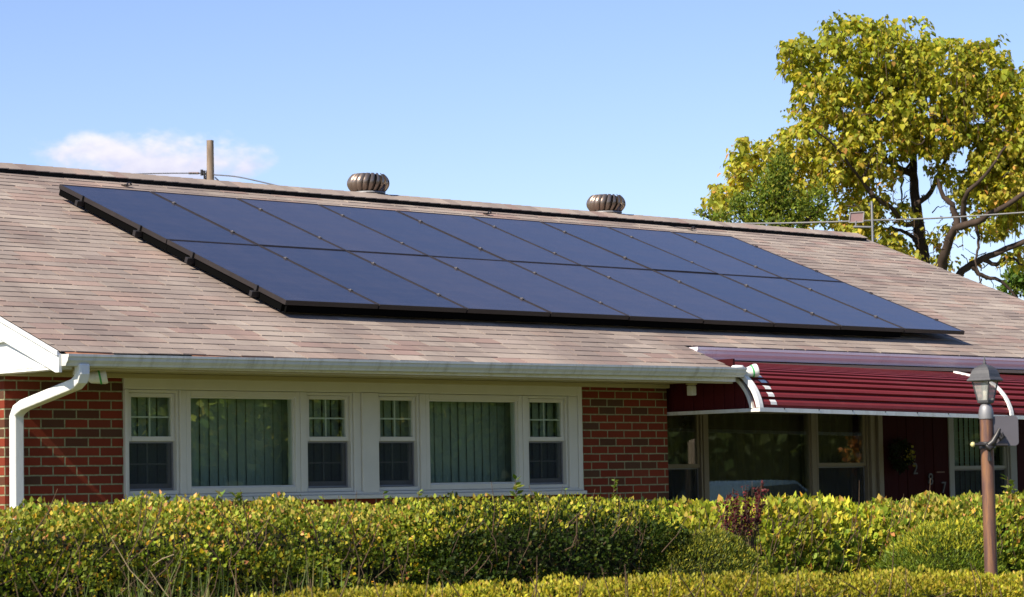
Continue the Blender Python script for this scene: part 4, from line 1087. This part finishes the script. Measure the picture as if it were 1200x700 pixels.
CL = [(1000, 42, 42, 24, 60), (1045, 55, 48, 34, 90), (938, 58, 24, 17, 26), (930, 78, 16, 10, 12), (985, 88, 48, 32, 80), (1100, 72, 58, 30, 95), (1152, 78, 36, 32, 62), (1192, 108, 42, 36, 75), (958, 118, 32, 34, 50), (1012, 122, 55, 36, 100), (1080, 122, 64, 36, 120), (1145, 128, 48, 32, 75), (962, 165, 52, 30, 80), (912, 188, 30, 26, 40), (872, 182, 15, 22, 22), (868, 205, 16, 18, 20), (1030, 165, 46, 28, 66), (1088, 160, 46, 22, 54), (1182, 192, 36, 34, 60), (848, 232, 20, 17, 22), (925, 222, 34, 22, 38), (985, 210, 34, 18, 26), (1030, 205, 30, 16, 18), (1180, 232, 30, 12, 20), (1012, 240, 30, 20, 20), (1004, 268, 22, 18, 14), (1040, 288, 24, 12, 14), (1060, 248, 14, 12, 6), (1105, 196, 22, 14, 10), (1150, 160, 24, 14, 14), (1120, 300, 26, 14, 5), (1165, 268, 16, 10, 5), (1250, 130, 55, 60, 80), (1262, 215, 45, 50, 50), (1205, 160, 30, 24, 30), (1072, 92, 30, 20, 30), (1165, 205, 36, 26, 50), (1190, 240, 30, 16, 26), (1000, 250, 30, 22, 22), (1030, 275, 26, 16, 16), (975, 190, 44, 24, 50), (1195, 150, 34, 30, 40), (950, 250, 16, 14, 8), (1185, 215, 30, 26, 40), (1195, 170, 26, 24, 34), (1160, 180, 24, 20, 24), (1175, 255, 26, 16, 16), (1190, 298, 22, 14, 9), (1140, 238, 22, 14, 8), (1102, 272, 16, 12, 6), (1132, 214, 26, 14, 14), (1060, 300, 22, 12, 8), (1160, 262, 30, 14, 6)]
P, Dv, Nv = [], [], []; pods = MB()
for (x, y, rx, ry, nt_) in CL:
    for k in range(int(nt_*2.15)):
        v = rng.normal(0, 1, 3); v /= np.linalg.norm(v); v *= rng.uniform(.3, 1.15)**.5; v *= 1+.30*math.sin(5*v[0]+x)*math.cos(6*v[2]+y)
        c = np.array(at_depth(x+v[0]*rx, y-v[2]*ry, TD+v[1]*rx*.018*1.3+rng.normal(0, .4)))
        for q in range(rng.integers(8, 14)):
            a = rng.uniform(0, 6.28); out = np.array([math.cos(a), math.sin(a), 0])
            P.append(c+out*rng.uniform(.02, .13)+np.array([0, 0, rng.uniform(-.14, .06)]))
            Dv.append(out*rng.uniform(.15, .8)+np.array([0, 0, -rng.uniform(.3, 1.0)])); Nv.append(out*.8+np.array([0, 0, .7])+rng.normal(0, .25, 3))
        if rng.random() < .3:
            l = rng.uniform(.22, .42); pods.tube([tuple(c), tuple(c+np.array([rng.normal(0, .02), rng.normal(0, .02), -l]))], [.008, .006], 4)
P, Dv, Nv = map(np.array, (P, Dv, Nv)); n = len(P)
sz = rng.uniform(.45, 1.35, n)
lo = np.clip((P[:, 2]-6.0)/3.5, 0, 1)
c1 = palette(n, gain=(1.68, 1.66, 1.35), items=[(4, (.24, .24, .045)), (3, (.29, .265, .05)), (1.3, (.35, .28, .05)), (1.5, (.15, .16, .025)), (.9, (.30, .17, .05))]); c2 = palette(n, gain=(1.68, 1.66, 1.35), items=[(4, (.18, .19, .024)), (3, (.24, .23, .028)), (2, (.12, .145, .02)), (1, (.32, .27, .035))])
pick = rng.random(n) < lo; c1[pick] = c2[pick]
cw(leaves('crown', P, Dv, Nv,   .100*sz, .080*sz, c1, M['bigleaf'], heart=True, fold=.2), ct)
cw(pods.build('seed_pods', M['twig']), ct)

def leafy(name, label, blobs, D, n, L, W, pal, base, group=None, droop=False):
    bp_ = at_depth(*base, D); e = thing(name, label, 'tree', (bp_.x, bp_.y, 0), group)
    tot = sum(q[2]*q[3] for q in blobs); P = []; N = []
    for (x, y, rx, ry) in blobs:
        k = int(n*rx*ry/tot); v = rng.normal(0, 1, (k, 3)); v = unit(v)*rng.uniform(.2, 1, (k, 1))**.4
        v *= (1+.45*fnoise(v*2, 2.5, int(x)))[:, None]
        for q in v:
            P.append(np.array(at_depth(x+q[0]*rx, y-q[2]*ry, D+q[1]*rx*D/3180.))); N.append(np.array(CX)*q[0]-np.array(CF)*q[1]*-1+np.array([0, 0, q[2]]))
    P = np.array(P); N = np.array(N); k = len(P)
    D_ = N*.5+rng.normal(0, .7, (k, 3))+np.array([0, 0, .5])
    cw(leaves('crown', P, D_, N+rng.normal(0, .6, (k, 3)), L*rng.uniform(.6, 1.2, k), W, palette(k, pal, gain=(2.6, 2.1, 1.3)), M['leaf'], fold=.25), e)
    m = MB()
    for (x, y, rx, ry) in blobs: tube_px(m, [base, ((base[0]*1.5+x*.5)/2, (base[1]+y+ry)/2), (x, y+ry*.2)], D, .10, .02)
    gb = at_depth(*base, D); m.tube([(gb.x, gb.y, 0), tuple(gb)], [.14, .10], 8)
    cw(m.build('trunk', M['bark']), e)
    return e
DG = [(4, (.030, .065, .016)), (3, (.045, .09, .02)), (2, (.07, .11, .025)), (1, (.02, .045, .012))]
leafy('green_tree', 'small leaved dark green tree just behind the ridge left of the yellow tree', [(905, 225, 24, 24), (915, 200, 14, 20), (885, 245, 28, 18), (930, 248, 22, 22), (960, 240, 13, 24), (900, 262, 40, 14), (845, 258, 18, 9), (822, 250, 6, 4), (865, 240, 12, 12)], 44, 6500, .085, .035, [(4, (.05, .085, .018)), (3, (.07, .11, .02)), (2, (.10, .125, .025)), (1, (.03, .055, .014))], (905, 310))
leafy('green_tree', 'dark green treetop showing at the right edge behind the roof', [(1188, 330, 14, 15), (1205, 325, 18, 22), (1180, 342, 14, 9), (1220, 345, 20, 20), (1225, 375, 34, 26), (1195, 385, 26, 24), (1240, 420, 40, 34), (1200, 430, 34, 30), (1235, 470, 36, 28)], 58, 7000, .14, .07, DG, (1200, 420))

# ------------------------------------------------------------------ utility pole, wires, mast
up = at_depth(246.5, 190, 85)
pole = thing('utility_pole', 'weathered wooden utility pole standing beyond the left part of the ridge', 'utility pole', (up.x, up.y, 0))
ptop = at_depth(246, 164.5, 85).z
m = MB(); m.tube([(0, 0, 0), (0, 0, ptop*.5), (0, 0, ptop)], [.16, .135, .112], 14); m.build('shaft', M['polewood'], pole)
def pv(px, py, d=0): return Vector(at_depth(px, py, 85+d)) - Vector((up.x, up.y, 0))
m = MB()
m.tube([pv(240, 214), pv(239.5, 200)], .035, 8); m.tube([pv(237, 204), pv(246, 203)], .03, 8); m.tube([pv(236.5, 199), pv(236.5, 206)], .045, 8); m.tube([pv(243, 200), pv(242.5, 215)], .04, 8); m.tube([pv(252, 208), pv(258, 214)], .02, 6)
m.build('hardware', M['black_metal'], pole)
m = MB()
for x in (223, 226.5, 229, 231.5): m.lathe([(0, -.03), (.05, -.03), (.07, 0), (.05, .03), (0, .03)], tuple(pv(x, 203.2)), 10)
m.build('insulator', paint('insulator_brown', (.20, .13, .11), .3), pole)
def wire(pts, D0, D1, r, mat, label, name='wire'):
    P = [at_depth(x, y, D0+(D1-D0)*i/(len(pts)-1)) for i, (x, y) in enumerate(pts)]
    Q = catmull([tuple(p) for p in P], 5); m = MB(); m.tube([tuple(q) for q in Q], r, 5)
    tag(m.build(name, mat), label, 'wire')
wire([(237, 203.2), (200, 203.2), (160, 204), (120, 205.5), (60, 210)], 85, 84, .018, M['wire'], 'dark straight wire running left from the utility pole')
wire([(250, 205), (275, 207), (300, 212), (330, 219), (370, 228), (420, 240)], 85, 70, .02, M['wire'], 'twisted sagging wire running right from the utility pole down behind the roof')
mst = at_depth(1021.5, 290, 36); 
mast = thing('antenna_mast', 'thin metal mast with a small square reddish panel beyond the ridge end', 'antenna', (mst.x, mst.y, 0))
def mv(px, py, d=0): return Vector(at_depth(px, py, 36+d)) - Vector((mst.x, mst.y, 0))
m = MB(); tp = mv(1021.5, 236); m.tube([(tp.x, tp.y, 0), tuple(tp)], .016, 10); m.build('pole', M['galv'], mast)
m = MB(); m.tube([mv(1021.5, 266.5), mv(1000, 266)], .015, 8); m.tube([mv(1003, 266), mv(1003, 259)], .012, 8); m.build('arm', M['galv'], mast)
m = MB(); q = [mv(995, 261), mv(1011.5, 260.5), mv(1012.5, 248.5), mv(996.5, 249.5)]; nv_ = Vector(CF)*.03
m.add(q+[p+nv_ for p in q], [(0, 1, 2, 3), (7, 6, 5, 4), (0, 4, 5, 1), (1, 5, 6, 2), (2, 6, 7, 3), (3, 7, 4, 0)]); pnl = m.build('panel', paint('panel_reddish', (.27, .17, .16), .6), mast)
m = MB()
for k in range(4): m.tube([q[k]-nv_*.1, q[(k+1) % 4]-nv_*.1], .008, 6)
m.build('rim', M['cable'], pnl)
wire([(800, 262), (900, 262), (1000, 259.5), (1021, 258.5), (1070, 257), (1130, 254), (1230, 247)], 36, 37, .012, M['cable'], 'pale cable stretched level past the mast and in front of the trees')

# ------------------------------------------------------------------ what the windows reflect: across the street
def street_tree(name, label, x, y, r, z0, z1, n, pal, L=.16):
    e = thing(name, label, 'tree', (x, y, 0), None)
    v = rng.normal(0, 1, (n, 3)); v = unit(v)*rng.uniform(.1, 1, (n, 1))**.45
    v *= (1+.3*fnoise(v*2, 2.2, int(x*7)))[:, None]
    P = v*np.array([r, r, (z1-z0)/2])+np.array([0, 0, (z0+z1)/2])
    leaves('crown', P, v+rng.normal(0, .7, (n, 3)), v+rng.normal(0, .6, (n, 3))+np.array([0, 0, .5]), L, L*.6, palette(n, pal, gain=1.1 if pal is DG2 else 2.3), M['leaf'], e, fold=.25)
    m = MB(); m.tube([(0, 0, 0), (.1, 0, z0+.5), (0, .1, (z0+z1)/2)], [.22, .17, .08], 8)
    for k in range(5):
        a = k*1.3; m.tube([(.05, 0, z0+.6), (math.cos(a)*r*.6, math.sin(a)*r*.6, (z0+z1)/2+.3*k)], [.09, .03], 6)
    m.build('trunk', M['bark'], e)
BG = [(3, (.10, .14, .025)), (2, (.15, .17, .03)), (2, (.06, .10, .02)), (1, (.22, .20, .03))]
YG2 = [(3, (.16, .19, .03)), (2, (.22, .21, .03)), (1, (.09, .13, .02))]
DG2 = [(3, (.035, .05, .014)), (2, (.05, .065, .018)), (1, (.025, .035, .012))]
for (x, y, r, z0, z1, n, pal, L, lb) in (
    (17.5, -22, 2.6, 1.9, 6.5, 6000, BG, .24, 'bushy green tree across the road mirrored in the left windows'),
    (23.0, -24, 2.8, 2.0, 7.0, 6500, YG2, .24, 'rounded yellow green tree across the road'),
    (27.8, -23, 2.5, 2.2, 6.5, 6000, BG, .22, 'slim green tree across the road mirrored in the right windows'),
    (33.6, -17.5, .38, 1.5, 2.4, 260, [(3, (.16, .055, .012)), (2, (.12, .07, .015))], .14, 'small orange autumn tree across the road'),
    (15, -32, 6.0, .0, 5.5, 9000, DG2, .5, 'wide dark backdrop tree added far across the road at the west end'),  # dark trees from here down added to keep bright sky out of the panes
    (25, -33, 6.0, .0, 5.5, 9000, DG2, .5, 'wide dark backdrop tree added far across the road behind the yellow green tree'),
    (35, -32, 6.0, .0, 5.5, 9000, DG2, .5, 'wide dark backdrop tree added far across the road behind the parked car'),
    (45, -31, 6.0, .0, 5.5, 9000, DG2, .5, 'wide dark backdrop tree added far across the road beyond the parked car'),
    (55, -29, 6.0, .0, 5.5, 9000, DG2, .5, 'wide dark backdrop tree added far across the road at the east end')):
    street_tree('street_tree', lb, x, y, r, z0, z1, n, pal, L)
hedge('reflection_screen', 'long dark evergreen screen added far across the road to hide reflected sky', 'hedge', (36, -38), 0, 36, 1.6, 5, 14000, .7, .4, DG2, .05, .3, .4, .6, mat='leaf', seed=77, corein=.5)  # opaque row added to block bright sky from the window reflections
# parked car
car = thing('parked_car', 'blue grey parked saloon car on the road, mirrored in the porch window', 'car', (27.5, -15.2, 0)); car.rotation_euler = (0, 0, R(0))
cp = [(-2.25, .35), (-2.3, .62), (-2.15, .82), (-1.55, .93), (-.95, 1.32), (-.3, 1.46), (.45, 1.44), (1.2, 1.0), (2.0, .86), (2.3, .68), (2.3, .35)]
def carbody(m, poly, y0, y1, taper):
    n = len(poly); vs = []
    for y, t in ((y0, taper), (y0+.15, 0), (y1-.15, 0), (y1, taper)):
        for x, z in poly: vs.append((x*(1-t*.03), y + (0 if z < .9 else (-1 if y > 0 else 1)*.12*(z-.9)/.5), z))
    fs = [(r*n+i, r*n+(i+1) % n, (r+1)*n+(i+1) % n, (r+1)*n+i) for r in range(3) for i in range(n)]
    m.add(vs, fs+[tuple(range(n))[::-1], tuple(range(3*n, 4*n))], True)
m = MB(); carbody(m, cp, -.86, .86, 1); m.build('body', M['carpaint'], car)
for y in (-.80, .80):
    m = MB(); s = 1 if y > 0 else -1
    m.add([(-1.35, y+s*.075, .95), (1.05, y+s*.075, .98), (.42, y-s*.02, 1.38), (-.85, y-s*.02, 1.33)], [(0, 1, 2, 3)]); m.build('side_window', M['carglass'], car)
for x in (-1.4, 1.4):
    for y in (-.86, .72):
        m = MB(); m.tube([(x, y, .32), (x, y+.14, .32)], .32, 20); wh = m.build('wheel', M['rubber'], car)
        m = MB(); m.tube([(x, y-.005, .32), (x, y+.145, .32)], .19, 16); m.build('rim', M['galv'], wh)
pt = thing('wooden_post', 'short thick wooden post beside the road, mirrored in the porch window', 'post', (21.0, -10.6, 0))
m = MB(); m.tube([(0, 0, 0), (0, 0, 2.05)], [.115, .11], 12); m.build('shaft', M['polewood'], pt)
m = MB(); m.lathe([(.11, 2.05), (.08, 2.08), (0, 2.11)], (0, 0, 0), 12); m.build('cap', M['polewood'], pt)

# far woods beyond the house, one mass on the horizon
n = 70000; az = rng.uniform(R(-12), R(115), n); dist = rng.uniform(130, 165, n)
top = 6.5+1.6*np.sin(az*23)+1.1*np.sin(az*61+1)
P = np.c_[CAMPOS.x+dist*np.cos(az), CAMPOS.y+dist*np.sin(az), rng.uniform(0, 1, n)**.8*top]
tag(leaves('distant_woods', P, rng.normal(0, 1, (n, 3))+np.array([0, 0, .4]), rng.normal(0, 1, (n, 3)), 1.2, .95, palette(n, [(3, (.05, .075, .02)), (2, (.08, .10, .025)), (1, (.13, .11, .03))]), M['leaf']), 'far green woods along the horizon beyond the house', 'woods', kind='stuff')
